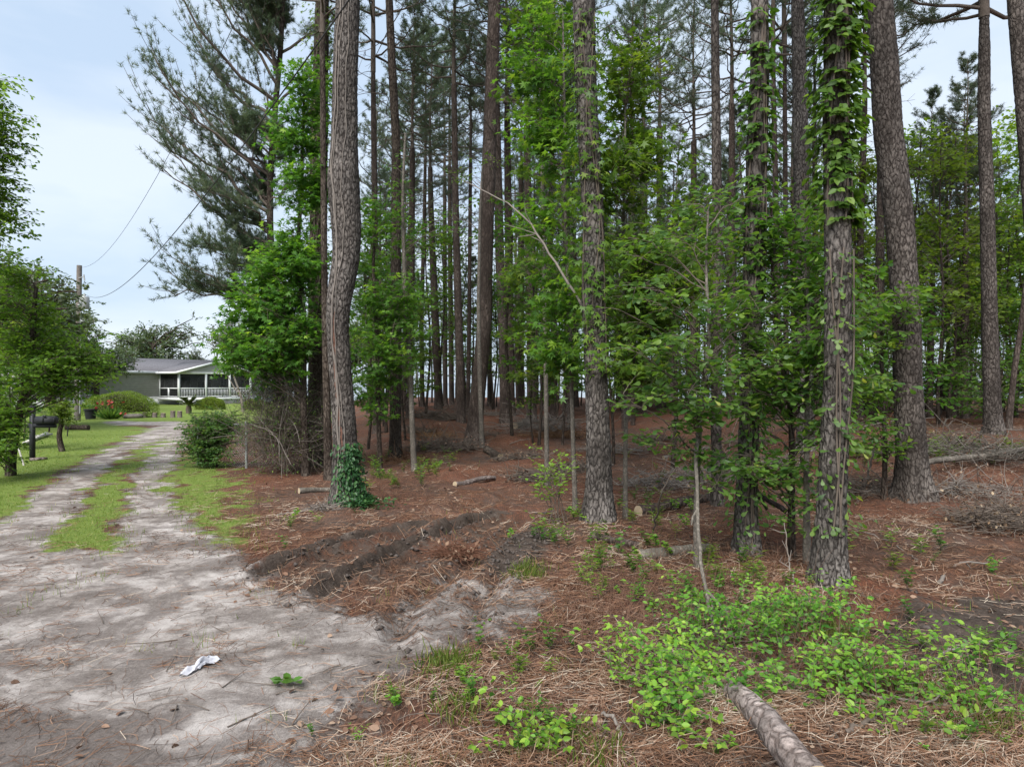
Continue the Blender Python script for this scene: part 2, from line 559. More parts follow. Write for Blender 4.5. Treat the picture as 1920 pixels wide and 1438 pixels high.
SAND3 = [(910, 1130), (960, 1085), (1010, 1110), (1000, 1160), (925, 1200), (890, 1190)]
GRASS_L = [(-1500, 1130), (-500, 1060), (-10, 985), (60, 925), (140, 875), (225, 828), (285, 802), (200, 798), (170, 790), (-500, 790)]
GRASS_M = [(205, 885), (250, 850), (300, 824), (318, 818), (290, 845), (255, 890), (238, 945), (216, 1000), (200, 1040), (110, 1025), (130, 990), (145, 945)]
GRASS_R = [(345, 800), (352, 840), (420, 868), (440, 900), (455, 950), (470, 1005), (440, 1030), (395, 1005), (340, 955), (318, 900), (328, 850)]
LAWN = [(-600, 789), (360, 789), (470, 800), (640, 790), (640, 757), (-600, 752)]
DIRT = [(480, 1075), (560, 1030), (680, 1000), (840, 975), (960, 960), (1010, 985), (980, 1060), (880, 1090), (760, 1080), (640, 1130), (560, 1135), (500, 1110)]
DIRT2 = [(1660, 1240), (1640, 1160), (1760, 1130), (1990, 1120), (2100, 1330), (1850, 1330)]
DIRT3 = [(0, 1340), (160, 1310), (330, 1330), (400, 1400), (340, 1438), (-200, 1600)]

def masks(x, y):
    sand = np.maximum.reduce([poly_mask(x, y, TRACK_L, .25, .35, 1), poly_mask(x, y, TRACK_R, .2, .35, 2), poly_mask(x, y, SANDNEAR, .45, .42, 3),
                              .95 * poly_mask(x, y, SAND2, .35, .25, 4), .9 * poly_mask(x, y, SAND3, .35, .25, 5)])
    gm = poly_mask(x, y, GRASS_M, .3, .28, 6)
    grass = np.maximum.reduce([poly_mask(x, y, GRASS_L, .3, .3, 7), gm, .8 * poly_mask(x, y, GRASS_R, .45, .5, 8), poly_mask(x, y, LAWN, .2, .3, 9)])
    xl = -0.25 * y - 2.0
    grass = np.maximum(grass, ss((y - 33) / 3) * ss((xl - 2 - x) / 3) * (1 - poly_mask(x, y, TRACK_L, .25, .16, 1)))
    grass = np.where((y > 40) & (x > xl + 6), 0, grass)
    sand = np.where(gm > 0.5, np.minimum(sand, 1 - gm), sand)
    sand = np.where((y > 47), sand * 0, sand)
    dirt = np.maximum.reduce([.5 * poly_mask(x, y, DIRT, .3, .3, 10), .8 * poly_mask(x, y, DIRT2, .4, .3, 11)])
    rut = np.zeros_like(x)
    for pl, hw, dep, rim in RUTW[:2] + RUTW[6:7]:
        rut = np.maximum(rut, 1.2 * np.exp(-((dist_poly(x, y, pl) + .06 * fbm(x * 7, y * 7, 19, 3)) / (2.0 * hw)) ** 2))
    dirt = np.maximum(dirt, rut)
    dark = np.maximum(.9 * poly_mask(x, y, DIRT3, .5, .3, 12), 0)
    return sand, grass, dirt, dark

# ------------------------------------------------------------------ ground sheet, split into driveway, lawn and forest floor
def grid_axis(lo, f0, f1, step, hi, g):
    a = list(np.arange(f0, f1, step))
    s, v = step, a[-1]
    while v < hi:
        s *= g
        v += s
        a.append(v)
    s, v = step, a[0]
    while v > lo:
        s *= g
        v -= s
        a.insert(0, v)
    return np.array(a)

gx = grid_axis(-900, -7.5, 7.0, 0.045, 900, 1.05)
gy = grid_axis(-30, 2.6, 12.5, 0.045, 900, 1.03)
GXX, GYY = np.meshgrid(gx, gy)
gxf, gyf = GXX.ravel(), GYY.ravel()
gz = H(gxf, gyf)
msand, mgrass, mdirt, mdark = masks(gxf, gyf)

def ground_material():
    m, n, b, o = newmat('ground')
    v = coords(n, (1, 1, 1))
    def attr(k):
        a = n.nodes.new('ShaderNodeAttribute')
        a.attribute_name = k
        return a.outputs['Fac']
    n1 = tex(n, 'Noise', 0.9, v, Detail=8.0, Roughness=0.62)
    n2 = tex(n, 'Noise', 6.0, v, Detail=8.0, Roughness=0.7)
    n3 = tex(n, 'Noise', 42.0, v, Detail=8.0, Roughness=0.85)
    # streaky straw: two crossed stretched noises
    cs = n.nodes.new('ShaderNodeTexCoord')
    def streak(rot, sc):
        mpn = n.nodes.new('ShaderNodeMapping')
        mpn.inputs['Rotation'].default_value = (0, 0, rot)
        mpn.inputs['Scale'].default_value = (1, 0.13, 1)
        n.links.new(cs.outputs['Object'], mpn.inputs[0])
        return tex(n, 'Noise', sc, mpn.outputs[0], Detail=4.0, Roughness=0.7, Distortion=0.6).outputs[0]
    s1, s2 = streak(0.5, 70), streak(-0.8, 62)
    st = math_(n, 'MAXIMUM', s1, s2)
    r = ramp(n, [(.42, (.045, .028, .021)), (.54, (.105, .052, .034)), (.66, (.205, .100, .060)), (.8, (.34, .215, .15))])
    n.links.new(st, r.inputs[0])
    straw = r.outputs[0]
    duff = ramp(n, [(.36, (.030, .024, .021)), (.55, (.085, .068, .059)), (.75, (.21, .175, .155))])
    n.links.new(n3.outputs[0], duff.inputs[0])
    pf = ramp(n, [(.43, (0, 0, 0)), (.58, (1, 1, 1))])
    n.links.new(math_(n, 'ADD', math_(n, 'MULTIPLY', n1.outputs[0], .6), math_(n, 'MULTIPLY', n2.outputs[0], .4)), pf.inputs[0])
    base = mixc(n, math_(n, 'MULTIPLY', pf.outputs[0], .85), straw, duff.outputs[0])
    rz = tex(n, 'Noise', .45, v, Detail=4.0)
    rr_ = ramp(n, [(.45, (0, 0, 0)), (.62, (1, 1, 1))])
    n.links.new(rz.outputs[0], rr_.inputs[0])
    base = mixc(n, math_(n, 'MULTIPLY', rr_.outputs[0], .55), base, mixc(n, 1.0, straw, (1.35, 1.0, .85), 'MULTIPLY'))
    tn = tex(n, 'Noise', 1.3, v, Detail=6.0, Roughness=.65)
    tr_ = ramp(n, [(.52, (0, 0, 0)), (.66, (1, 1, 1))])
    n.links.new(tn.outputs[0], tr_.inputs[0])
    base = mixc(n, math_(n, 'MULTIPLY', tr_.outputs[0], .5), base, mixc(n, 1.0, straw, (1.5, 1.75, 1.9), 'MULTIPLY'))
    # dirt
    dr = ramp(n, [(.34, (.022, .017, .014)), (.52, (.070, .054, .045)), (.72, (.185, .15, .125))])
    n.links.new(math_(n, 'ADD', math_(n, 'MULTIPLY', n2.outputs[0], .5), math_(n, 'MULTIPLY', n3.outputs[0], .5)), dr.inputs[0])
    # sand
    sr = ramp(n, [(.38, (.105, .088, .078)), (.46, (.235, .206, .187)), (.53, (.385, .348, .325)), (.66, (.54, .50, .48))])
    n.links.new(math_(n, 'ADD', math_(n, 'MULTIPLY', n1.outputs[0], .45), math_(n, 'ADD', math_(n, 'MULTIPLY', n2.outputs[0], .33), math_(n, 'MULTIPLY', n3.outputs[0], .22))), sr.inputs[0])
    # mud smears and litter stains in the sand
    n4 = tex(n, 'Noise', 1.7, v, Detail=9.0, Roughness=0.68, Distortion=0.4)
    mud = ramp(n, [(.45, (0, 0, 0)), (.57, (1, 1, 1))])
    n.links.new(n4.outputs[0], mud.inputs[0])
    mudc = ramp(n, [(.3, (.075, .062, .055)), (.7, (.20, .17, .155))])
    n.links.new(n3.outputs[0], mudc.inputs[0])
    sandc = mixc(n, math_(n, 'MULTIPLY', mud.outputs[0], .75), sr.outputs[0], mudc.outputs[0])
    dk = ramp(n, [(.35, (0, 0, 0)), (.6, (1, 1, 1))])
    n.links.new(math_(n, 'MULTIPLY', attr('dark'), math_(n, 'ADD', n2.outputs[0], .25)), dk.inputs[0])
    sandc = mixc(n, math_(n, 'MULTIPLY', dk.outputs[0], .85), sandc, mudc.outputs[0])
    # grass ground
    gr = ramp(n, [(.3, (.075, .11, .025)), (.5, (.13, .18, .04)), (.62, (.19, .225, .06)), (.8, (.27, .24, .13))])
    n.links.new(math_(n, 'ADD', math_(n, 'MULTIPLY', n2.outputs[0], .5), math_(n, 'MULTIPLY', n3.outputs[0], .5)), gr.inputs[0])
    def edge(a, w=.75):
        e = ramp(n, [(.36, (0, 0, 0)), (.60, (1, 1, 1))])
        s = math_(n, 'ADD', a, math_(n, 'MULTIPLY', math_(n, 'SUBTRACT', n2.outputs[0], .5), w))
        s = math_(n, 'ADD', s, math_(n, 'MULTIPLY', math_(n, 'SUBTRACT', n3.outputs[0], .5), .5))
        n.links.new(s, e.inputs[0])
        return e.outputs[0]
    c = mixc(n, edge(attr('dirt')), base, dr.outputs[0])
    c = mixc(n, edge(math_(n, 'ADD', attr('sand'), .22), 1.2), c, mudc.outputs[0])
    c = mixc(n, edge(attr('sand'), 1.25), c, sandc)
    c = mixc(n, edge(attr('grass')), c, gr.outputs[0])
    n.links.new(c, b.inputs['Base Color'])
    b.inputs['Roughness'].default_value = 0.95
    b.inputs['Specular IOR Level'].default_value = 0.08
    hgt = math_(n, 'ADD', math_(n, 'MULTIPLY', n2.outputs[0], .5), math_(n, 'ADD', math_(n, 'MULTIPLY', n3.outputs[0], .3), math_(n, 'MULTIPLY', st, .35)))
    bump(n, b, hgt, 0.9, 0.05)
    return m

M['ground'] = ground_material()
nx, ny = len(gx), len(gy)
ii = (np.arange(ny - 1)[:, None] * nx + np.arange(nx - 1)[None]).ravel()
quads = np.stack([ii, ii + 1, ii + nx + 1, ii + nx], 1)
fs, fg = msand[quads].mean(1), mgrass[quads].mean(1)
zone = np.where(fg > 0.5, 1, np.where(fs > 0.5, 2, 0))
GV = np.stack([gxf, gyf, gz], 1)
for zid, nm in ((0, 'forest_floor'), (1, 'lawn'), (2, 'dirt_driveway')):
    q = quads[zone == zid]
    u, inv = np.unique(q, return_inverse=True)
    g = Geo()
    g.add(GV[u], quads=inv.reshape(-1, 4))
    o = obj(nm, g, M['ground'], smooth=True)
    for k, arr in (('sand', msand), ('grass', mgrass), ('dirt', mdirt), ('dark', mdark)):
        a_ = o.data.attributes.new(k, 'FLOAT', 'POINT')
        a_.data.foreach_set('value', arr[u].astype(np.float32))
    tag(o, kind='structure')

# lake and far shore
m, n, b, o_ = newmat('lake_water')
b.inputs['Base Color'].default_value = (.10, .13, .15, 1)
b.inputs['Roughness'].default_value = 0.12
b.inputs['Specular IOR Level'].default_value = 0.6
t = tex(n, 'Noise', 1.2, coords(n, (1, .35, 1)), Detail=4.0)
bump(n, b, t.outputs[0], 0.25, 0.05)
M['water'] = m
g = Geo().add([(-4000, 62, -.55), (4000, 62, -.55), (4000, 5200, -.55), (-4000, 5200, -.55)], quads=[(0, 1, 2, 3)])
tag(obj('lake', g, M['water']), kind='structure')
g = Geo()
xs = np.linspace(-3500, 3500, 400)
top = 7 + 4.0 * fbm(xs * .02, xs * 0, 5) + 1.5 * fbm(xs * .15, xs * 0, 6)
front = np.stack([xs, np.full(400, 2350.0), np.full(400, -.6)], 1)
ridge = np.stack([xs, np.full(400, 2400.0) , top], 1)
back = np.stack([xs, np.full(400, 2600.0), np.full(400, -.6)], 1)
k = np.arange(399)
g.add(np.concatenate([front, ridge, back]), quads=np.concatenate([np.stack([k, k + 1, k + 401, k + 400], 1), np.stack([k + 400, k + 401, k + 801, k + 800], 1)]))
tag(obj('far_shore', g, plain('haze_tinted_shore_trees', (.17, .20, .24), .95, .2, .05)), kind='structure')  # blue-grey of distance haze painted into the shore's base colour

# ------------------------------------------------------------------ vegetation builders
def rdir(n, r=rng):
    return norm(r.normal(size=(n, 3)))

def smooth_path(pts, m):
    pts = np.asarray(pts, float)
    d = np.concatenate([[0], np.cumsum(np.linalg.norm(np.diff(pts, axis=0), axis=1))])
    s = np.linspace(0, d[-1], m)
    p = np.stack([np.interp(s, d, pts[:, i]) for i in range(3)], 1)
    k = max(3, m // 40) | 1
    ker = np.ones(k) / k
    for _ in range(2):
        q = np.pad(p, ((k // 2, k // 2), (0, 0)), mode='edge')
        sm = np.stack([np.convolve(q[:, i], ker, 'valid') for i in range(3)], 1)
        sm[0], sm[-1] = p[0], p[-1]
        p = sm
    return p

def trunk_geo(path, rad, seg=20, bark=0.0, flare=0.35, cell=9.0, wob=0.05, cap_top=False):
    """path (m,3) local, rad (m)"""
    path = np.asarray(path, float)
    m = len(path)
    z = path[:, 2] - path[0, 2]
    rad = np.asarray(rad, float) * (1 + flare * np.exp(-z / 0.22))
    p0 = path.copy()
    p0[0, 2] -= 0.12
    V, Q = tubes(p0[None], rad[None], seg)
    V = V.reshape(m, seg, 3)
    out = V - p0[:, None]
    a = np.arange(seg) * 2 * pi / seg
    lob = 1 + flare * .5 * np.exp(-z / 0.2)[:, None] * np.cos(a * 5 + 1.3)[None] * .5
    f = lob + wob * fbm(V[:, :, 2] * 1.3 + 7 * path[0, 0], np.broadcast_to(np.cos(a) * 1.5, (m, seg)), path[0, 1] + 3)
    V = p0[:, None] + out * f[..., None]
    if bark > 0:
        pv = V.reshape(-1, 3)
        e = voronoi_edge(pv * np.array([cell, cell, cell * .42]))
        dsp = bark * (ss(e / .3) - .6)
        V = (pv + norm(out.reshape(-1, 3)) * dsp[:, None]).reshape(m, seg, 3)
    g = Geo()
    g.add(V.reshape(-1, 3), quads=Q)
    if cap_top:
        g.add(np.concatenate([V[-1], [p0[-1]]]), tris=[(i, (i + 1) % seg, seg) for i in range(seg)])
    return g

def pine_crown(r, L=9.0, r0=.11, nb=34, blen=2.6, sub=7, tuft=3, needles=12, nl=.19, nw=.012, dead=10, deadz=-5.0, spread=1.0, lean=None):
    """leader, limbs and needles of a pine crown whose base is at z=0"""
    wood, leaf = Geo(), Geo()
    lead = np.stack([.12 * np.sin(np.linspace(0, 5, 8) + r.uniform(0, 6)) * np.linspace(0, 1, 8), .12 * np.cos(np.linspace(0, 4, 8)) * np.linspace(0, 1, 8), np.linspace(0, L, 8)], 1)
    wood.tube(lead, np.linspace(r0, .015, 8), 7, False)
    h = np.sort(r.uniform(0, .97, nb)) * L
    az = np.arange(nb) * 2.4 + r.uniform(-.6, .6, nb)
    if lean is not None:
        az = np.where(r.uniform(size=nb) < .62, lean + r.normal(size=nb) * .7, az)
    f = h / L
    ln = blen * (1.05 - f) ** .75 * r.uniform(.6, 1.15, nb) + .35
    el = np.clip(.05 + .85 * f + r.normal(size=nb) * .16, -.25, 1.2)
    S = np.stack([np.interp(h, lead[:, 2], lead[:, 0]), np.interp(h, lead[:, 2], lead[:, 1]), h], 1)
    D = np.stack([np.cos(az) * np.cos(el), np.sin(az) * np.cos(el), np.sin(el)], 1)
    E = S + D * ln[:, None] + np.stack([0 * ln, 0 * ln, .18 * ln * (1 - f)], 1)
    C = S + D * (.55 * ln)[:, None] + np.stack([0 * ln, 0 * ln, -.10 * ln], 1) + r.normal(size=(nb, 3)) * .12
    B = bez(S, C, E, 7)
    B[:, 1:-1] += r.normal(size=(nb, 5, 3)) * .05
    rb = (.012 + .013 * ln)[:, None] * np.linspace(1, .28, 7)[None]
    v, q = tubes(B, rb, 5)
    wood.add(v, quads=q)
    # side shoots
    t = r.uniform(.3, 1.0, (nb, sub))
    idx = t * 6
    i0 = np.minimum(idx.astype(int), 5)
    fr = (idx - i0)[..., None]
    bi = np.arange(nb)[:, None]
    S2 = (B[bi, i0] * (1 - fr) + B[bi, i0 + 1] * fr).reshape(-1, 3)
    tb = norm(B[bi, i0 + 1] - B[bi, i0]).reshape(-1, 3)
    N2 = len(S2)
    side = norm(np.cross(tb, np.array([0, 0, 1.0]))) * np.where(r.uniform(size=N2) < .5, 1, -1)[:, None]
    d2 = norm(tb * .8 + side * r.uniform(.3, 1.1, N2)[:, None] * spread + np.array([0, 0, .25]) + r.normal(size=(N2, 3)) * .22)
    l2 = (np.repeat(ln, sub) * r.uniform(.16, .42, N2)) * (1.25 - t.ravel() * .6) + .12
    E2 = S2 + d2 * l2[:, None] + np.array([0, 0, .12]) * l2[:, None]
    B2 = bez(S2, S2 + d2 * (.5 * l2)[:, None] - np.array([0, 0, .05]) * l2[:, None], E2, 4)
    v, q = tubes(B2, (.004 + .006 * l2)[:, None] * np.linspace(1, .5, 4)[None], 3)
    wood.add(v, quads=q)
    # needle tufts
    tp, td = [E], [norm(B[:, -1] - B[:, -2])]
    for kx in range(tuft):
        u = 1 - kx * .23
        pp = S2 + (E2 - S2) * u + r.normal(size=(N2, 3)) * .03
        tp.append(pp)
        td.append(norm(d2 + np.array([0, 0, .3]) + r.normal(size=(N2, 3)) * .35))
    tp, td = np.concatenate(tp), np.concatenate(td)
    K = len(tp)
    pos = np.repeat(tp, needles, 0) + r.normal(size=(K * needles, 3)) * .02
    ax = np.repeat(td, needles, 0)
    nd = norm(ax * r.uniform(.25, 1.0, K * needles)[:, None] + rdir(K * needles, r) * .85)
    nlv = nl * r.uniform(.65, 1.15, K * needles)
    pos = pos - ax * (r.uniform(0, .13, K * needles))[:, None]
    wv = norm(np.cross(nd, rdir(K * needles, r))) * (nw / 2)
    tip = pos + nd * nlv[:, None] - np.array([0, 0, .015])
    V = np.stack([pos - wv, pos + wv, tip], 1)
    tint = np.clip(np.repeat(r.uniform(.1, .8, K), needles) + r.normal(size=K * needles) * .15, 0, 1)
    leaf.add(V.reshape(-1, 3), tris=np.arange(K * needles * 3).reshape(-1, 3), tint=tint)
    # dead snags below the crown
    if dead:
        hz = r.uniform(deadz, .5, dead)
        az = r.uniform(0, 2 * pi, dead)
        l = r.uniform(.4, 2.0, dead)
        S = np.stack([0 * hz, 0 * hz, hz], 1)
        D = np.stack([np.cos(az), np.sin(az), r.uniform(-.35, .35, dead)], 1)
        Bd = bez(S, S + D * (l * .5)[:, None] + r.normal(size=(dead, 3)) * .1, S + D * l[:, None] + r.normal(size=(dead, 3)) * .15, 5)
        v, q = tubes(Bd, (.008 + .006 * l)[:, None] * np.linspace(1, .3, 5)[None], 4)
        wood.add(v, quads=q)
        S3 = np.repeat(Bd[:, 3], 3, 0)
        D3 = norm(np.repeat(D, 3, 0) + r.normal(size=(dead * 3, 3)) * .6)
        l3 = np.repeat(l, 3) * r.uniform(.2, .5, dead * 3)
        B3 = bez(S3, S3 + D3 * (l3 * .5)[:, None], S3 + D3 * l3[:, None] + r.normal(size=(dead * 3, 3)) * .05, 3)
        v, q = tubes(B3, np.full((dead * 3, 3), .005), 3)
        wood.add(v, quads=q)
    return wood, leaf

def broadleaf(r, trunk, trad, blobs, leaf, size, mains=10, subs=7, leaves=9, sublen=.5, flat=.35, droop=.15, ups=.9, wr=.012, tmin=0.0):
    """trunk (m,3) path; blobs: (centre, radii, weight). Returns wood and leaves."""
    wood, lf = Geo(), Geo()
    cs, rs = [], []
    for c, rr, wgt in blobs:
        k = max(1, int(round(mains * wgt)))
        u = rdir(k, r) * (r.uniform(0, 1, k) ** (1 / 2.2))[:, None]
        cs.append(np.asarray(c) + u * np.asarray(rr))
    E = np.concatenate(cs)
    N = len(E)
    tz = trunk[:, 2]
    hd = np.hypot(E[:, 0] - np.interp(E[:, 2], tz, trunk[:, 0]), E[:, 1] - np.interp(E[:, 2], tz, trunk[:, 1]))
    zs = np.clip(E[:, 2] - .45 * hd - r.uniform(0, .3, N), tz[0] + tmin, tz[-1])
    S = np.stack([np.interp(zs, tz, trunk[:, 0]), np.interp(zs, tz, trunk[:, 1]), zs], 1)
    L = np.linalg.norm(E - S, axis=1)
    C = (S + E) / 2 + np.stack([0 * L, 0 * L, .12 * L], 1) + r.normal(size=(N, 3)) * (.09 * L)[:, None]
    B = bez(S, C, E, 7)
    B[:, 1:-1] += r.normal(size=(N, 5, 3)) * (.025 * L)[:, None, None]
    v, q = tubes(B, (wr * (.5 + .35 * L))[:, None] * np.linspace(1, .3, 7)[None], 5)
    wood.add(v, quads=q)
    # sprays
    t = r.uniform(.30, 1.0, (N, subs))
    t[:, 0] = 1.0
    idx = t * 6
    i0 = np.minimum(idx.astype(int), 5)
    fr = (idx - i0)[..., None]
    bi = np.arange(N)[:, None]
    S2 = (B[bi, i0] * (1 - fr) + B[bi, i0 + 1] * fr).reshape(-1, 3)
    tb = norm(B[bi, i0 + 1] - B[bi, i0]).reshape(-1, 3)
    N2 = len(S2)
    rd = r.normal(size=(N2, 3)) * np.array([1, 1, flat])
    d2 = norm(tb * .7 + norm(rd) * .95)
    l2 = sublen * r.uniform(.45, 1.25, N2)
    E2 = S2 + d2 * l2[:, None] - np.array([0, 0, droop]) * l2[:, None]
    B2 = bez(S2, S2 + d2 * (.55 * l2)[:, None] + np.array([0, 0, .06]) * l2[:, None], E2, 4)
    v, q = tubes(B2, (.0025 + .004 * l2)[:, None] * np.linspace(1, .4, 4)[None], 3)
    wood.add(v, quads=q)
    # leaves
    u = np.broadcast_to(np.linspace(.22, 1.0, leaves)[None], (N2, leaves)).copy()
    u += r.normal(size=u.shape) * .05
    u = np.clip(u, .1, 1.02)[..., None]
    pos = ((1 - u) ** 2 * B2[:, None, 0] + 2 * u * (1 - u) * (S2 + d2 * (.55 * l2)[:, None])[:, None] + u * u * E2[:, None]).reshape(-1, 3)
    K = len(pos)
    dd = np.repeat(d2, leaves, 0)
    sd = norm(np.cross(dd, np.array([0, 0, 1.0]))) * np.tile(np.where(np.arange(leaves) % 2, 1, -1), N2)[:, None]
    ld = norm(dd * r.uniform(.2, 1.0, K)[:, None] + sd * r.uniform(.4, 1.1, K)[:, None] + np.array([0, 0, -droop * 1.8]) + r.normal(size=(K, 3)) * .25)
    nn = np.array([0, 0, ups]) + r.normal(size=(K, 3)) * .5
    sz = size * r.uniform(.55, 1.2, K)
    pos = pos + ld * (.35 * sz)[:, None]
    tint = np.clip(np.repeat(np.clip(r.normal(size=N2) * .17 + .42, 0, 1), leaves) + r.normal(size=K) * .14, 0, 1)
    put_leaves(lf, leaf, pos, ld, nn, sz, tint)
    return wood, lf

def vine_on(r, path, rad, z0, z1, n, leaf, size, spread=.10, arc=2.3, face=-pi / 2, leaflets=1, dens=None):
    """leaves standing off a trunk surface between two heights"""
    lf, wood = Geo(), Geo()
    z = r.uniform(z0, z1, n)
    if dens is not None:
        keep = r.uniform(size=n) < dens((z - z0) / (z1 - z0))
        z = z[keep]
        n = len(z)
    a = face + r.uniform(-arc, arc, n)
    cx, cy = np.interp(z, path[:, 2], path[:, 0]), np.interp(z, path[:, 2], path[:, 1])
    rr = np.interp(z, path[:, 2], rad)
    o = np.stack([np.cos(a), np.sin(a), 0 * a], 1)
    off = rr + r.uniform(.01, 1, n) ** 2 * spread
    pos = np.stack([cx, cy, z], 1) + o * off[:, None]
    for k in range(leaflets):
        tw = r.uniform(-1, 1, n) if leaflets == 1 else (k - (leaflets - 1) / 2) * .75 + r.normal(size=n) * .15
        tang = np.stack([-np.sin(a), np.cos(a), 0 * a], 1)
        ld = norm(o * .55 + np.array([0, 0, -.55]) * (1 - .5 * abs(0)) + tang * tw[:, None] + r.normal(size=(n, 3)) * .22)
        nn = norm(o * .8 + np.array([0, 0, .7]) + r.normal(size=(n, 3)) * .35)
        put_leaves(lf, leaf, pos, ld, nn, size * r.uniform(.6, 1.2, n), np.clip(r.normal(size=n) * .22 + .5, 0, 1))
    for k in range(3):
        zz = np.linspace(z0, z1, 24)
        aa = face + (k - 1) * .6 + .5 * np.sin(zz * 1.3 + k * 2)
        p = np.stack([np.interp(zz, path[:, 2], path[:, 0]), np.interp(zz, path[:, 2], path[:, 1]), zz], 1)
        ro = np.interp(zz, path[:, 2], rad) * 1.03 + .012
        p += np.stack([np.cos(aa) * ro, np.sin(aa) * ro, 0 * aa], 1)
        wood.tube(p, .009, 5)
    return wood, lf

def tangle(r, c, rad, n, L=.7, th=.004, m=6, curl=.5, up=.2):
    """loose mass of arching twigs"""
    g = Geo()
    S = np.asarray(c) + rdir(n, r) * (r.uniform(0, 1, n) ** .5)[:, None] * np.asarray(rad)
    D = norm(rdir(n, r) + np.array([0, 0, up]))
    l = L * r.uniform(.4, 1.5, n)
    E = S + D * l[:, None]
    C = (S + E) / 2 + rdir(n, r) * (curl * l)[:, None] * .6
    B = bez(S, C, E, m)
    v, q = tubes(B, (th * r.uniform(.5, 1.5, n))[:, None] * np.linspace(1, .35, m)[None], 3)
    g.add(v, quads=q)
    return g, B

def snap(B, r, n):
    i = r.integers(0, len(B), n)
    j = r.integers(1, B.shape[1], n)
    return B[i, j], norm(B[i, j] - B[i, j - 1])

# ------------------------------------------------------------------ shared pine crowns and far trunks
CROWNS = []
for k in range(5):
    rr = np.random.default_rng(100 + k)
    wd, lf = pine_crown(rr, L=9 + k * .6, nb=46 + 2 * k, blen=2.5 + .15 * k, sub=8, tuft=4, needles=13, nl=.22, nw=.020, dead=30, deadz=-7.0)
    mw, ml = wd.mesh('limbs', True), lf.mesh('needles')
    mw.materials.append(M['twig'])
    ml.materials.append(M['needle'])
    mn = pine_crown(np.random.default_rng(100 + k), L=9 + k * .6, nb=46 + 2 * k, blen=2.5 + .15 * k, sub=8, tuft=4, needles=13, nl=.22, nw=.020, dead=0)[0].mesh('limbs', True)
    mn.materials.append(M['twig'])
    CROWNS.append((mw, ml, mn))
FAR_TRUNKS = []
for k in range(4):
    rr = np.random.default_rng(300 + k)
    zz = np.linspace(0, 9, 40)
    p = np.stack([.10 * np.sin(zz * .35 + k) * zz / 9 + .05 * np.sin(zz * 1.1 + k), .06 * np.cos(zz * .4 + k), zz], 1)
    p[:, :2] -= p[0, :2]
    tg = trunk_geo(p, np.linspace(.125, .085, 40), 12, flare=.3)
    me = tg.mesh('trunk', True)
    me.materials.append(M['bark_far'])
    FAR_TRUNKS.append((me, p[-1]))

def crown_on(t, top, k, sc, rz=0.0, snags=True):
    mw, ml, mn = CROWNS[k % len(CROWNS)]
    obj('limbs', mw if snags else mn, None, t, loc=top, rot=(0, 0, rz), scale=sc)
    o = obj('crown', ml, None, t, loc=top, rot=(0, 0, rz), scale=sc)
    o['kind'] = 'stuff'

TR = {}
def pine(key, label, base, trace, bark='bark', seg=20, disp=0.0, crown=0, ctop=12.5, csc=1.0, group='pine trees', name='pine_tree', flare=.35, cat='tree', cell=20.0, rows=None, wob=.05, clip=False):
    """trace: (px, py, width px) from base upwards; base = (px, py) or (px, D)"""
    b = G(*base) if base[1] > 130 else on_ground(*base)
    D = b[1]
    pts, rad = [np.zeros(3)], [trace[0][2] / 2 / F * D]
    for px, py, wpx in trace:
        p = at(px, py, D) - b
        if p[2] > .12 and (not clip or p[2] < ctop):
            pts.append(p)
            rad.append(wpx / 2 / F * D)
    pts = np.array(pts)
    pts[1:, 1] += .03 * np.sin(pts[1:, 2] * 1.7 + D)
    rad = np.array(rad)
    if pts[-1, 2] < ctop:
        dirv = norm((pts[-1] - pts[-2])[None])[0]
        dirv = norm((dirv + np.array([0, 0, 1.2]))[None])[0]
        st = (ctop - pts[-1, 2]) / dirv[2]
        pts = np.vstack([pts, pts[-1] + dirv * st])
        rad = np.append(rad, rad[-1] * .8)
    m = rows or int(pts[-1, 2] * (14 if disp else 5))
    P = smooth_path(pts, m)
    zz = P[:, 2]
    rr = np.interp(zz, pts[:, 2], rad)
    kk = np.ones(7) / 7
    rr = np.convolve(np.pad(rr, 3, mode='edge'), kk, 'valid')
    t = thing(name, b, label, cat, group)
    obj('trunk', trunk_geo(P, rr, seg, disp, flare, cell, wob), M[bark], t, smooth=True)
    if crown is not None:
        crown_on(t, P[-1], crown, csc, D * 1.7, D > 18)
    TR[key] = (b, P, rr, t)
    return t

PG = 'pine trees traced in the front of the wood'
pine('A', 'big curving grey pine with a pale vine stem, beside the driveway', (652, 948),
     [(651, 945, 58), (648, 900, 50), (648, 842, 46), (643, 770, 43), (638, 700, 41), (633, 624, 40), (635, 570, 44), (643, 525, 48), (651, 480, 50), (650, 430, 54), (645, 370, 58), (642, 334, 58), (645, 267, 49), (647, 167, 46), (650, 67, 45), (652, 0, 44)],
     'bark', 64, .010, 0, 13.0, 1.1, None, rows=480)
pine('B', 'dark leafy vine-wrapped pine just left of the big curving pine', (592, 873),
     [(592, 870, 30), (592, 700, 28), (596, 440, 32), (598, 300, 32), (602, 100, 27), (604, 0, 25)], 'bark_dark', 40, .014, 1, 14.5, 1.2, None)
pine('C', 'thin dark trunk half hidden behind the big curving pine', (616, 900), [(616, 895, 16), (612, 700, 14), (608, 500, 12)], 'bark_dark', 16, 0, 2, 9.5, .6, None)
pine('E', 'grey pine wrapped in leafy vines at the middle of the wood edge', (1122, 988),
     [(1124, 985, 54), (1123, 900, 48), (1121, 800, 44), (1118, 700, 42), (1112, 560, 42), (1113, 430, 40), (1106, 300, 40), (1100, 200, 40), (1097, 100, 41), (1095, 0, 42)],
     'bark', 64, .010, 3, 12.5, 1.0, None, rows=440)
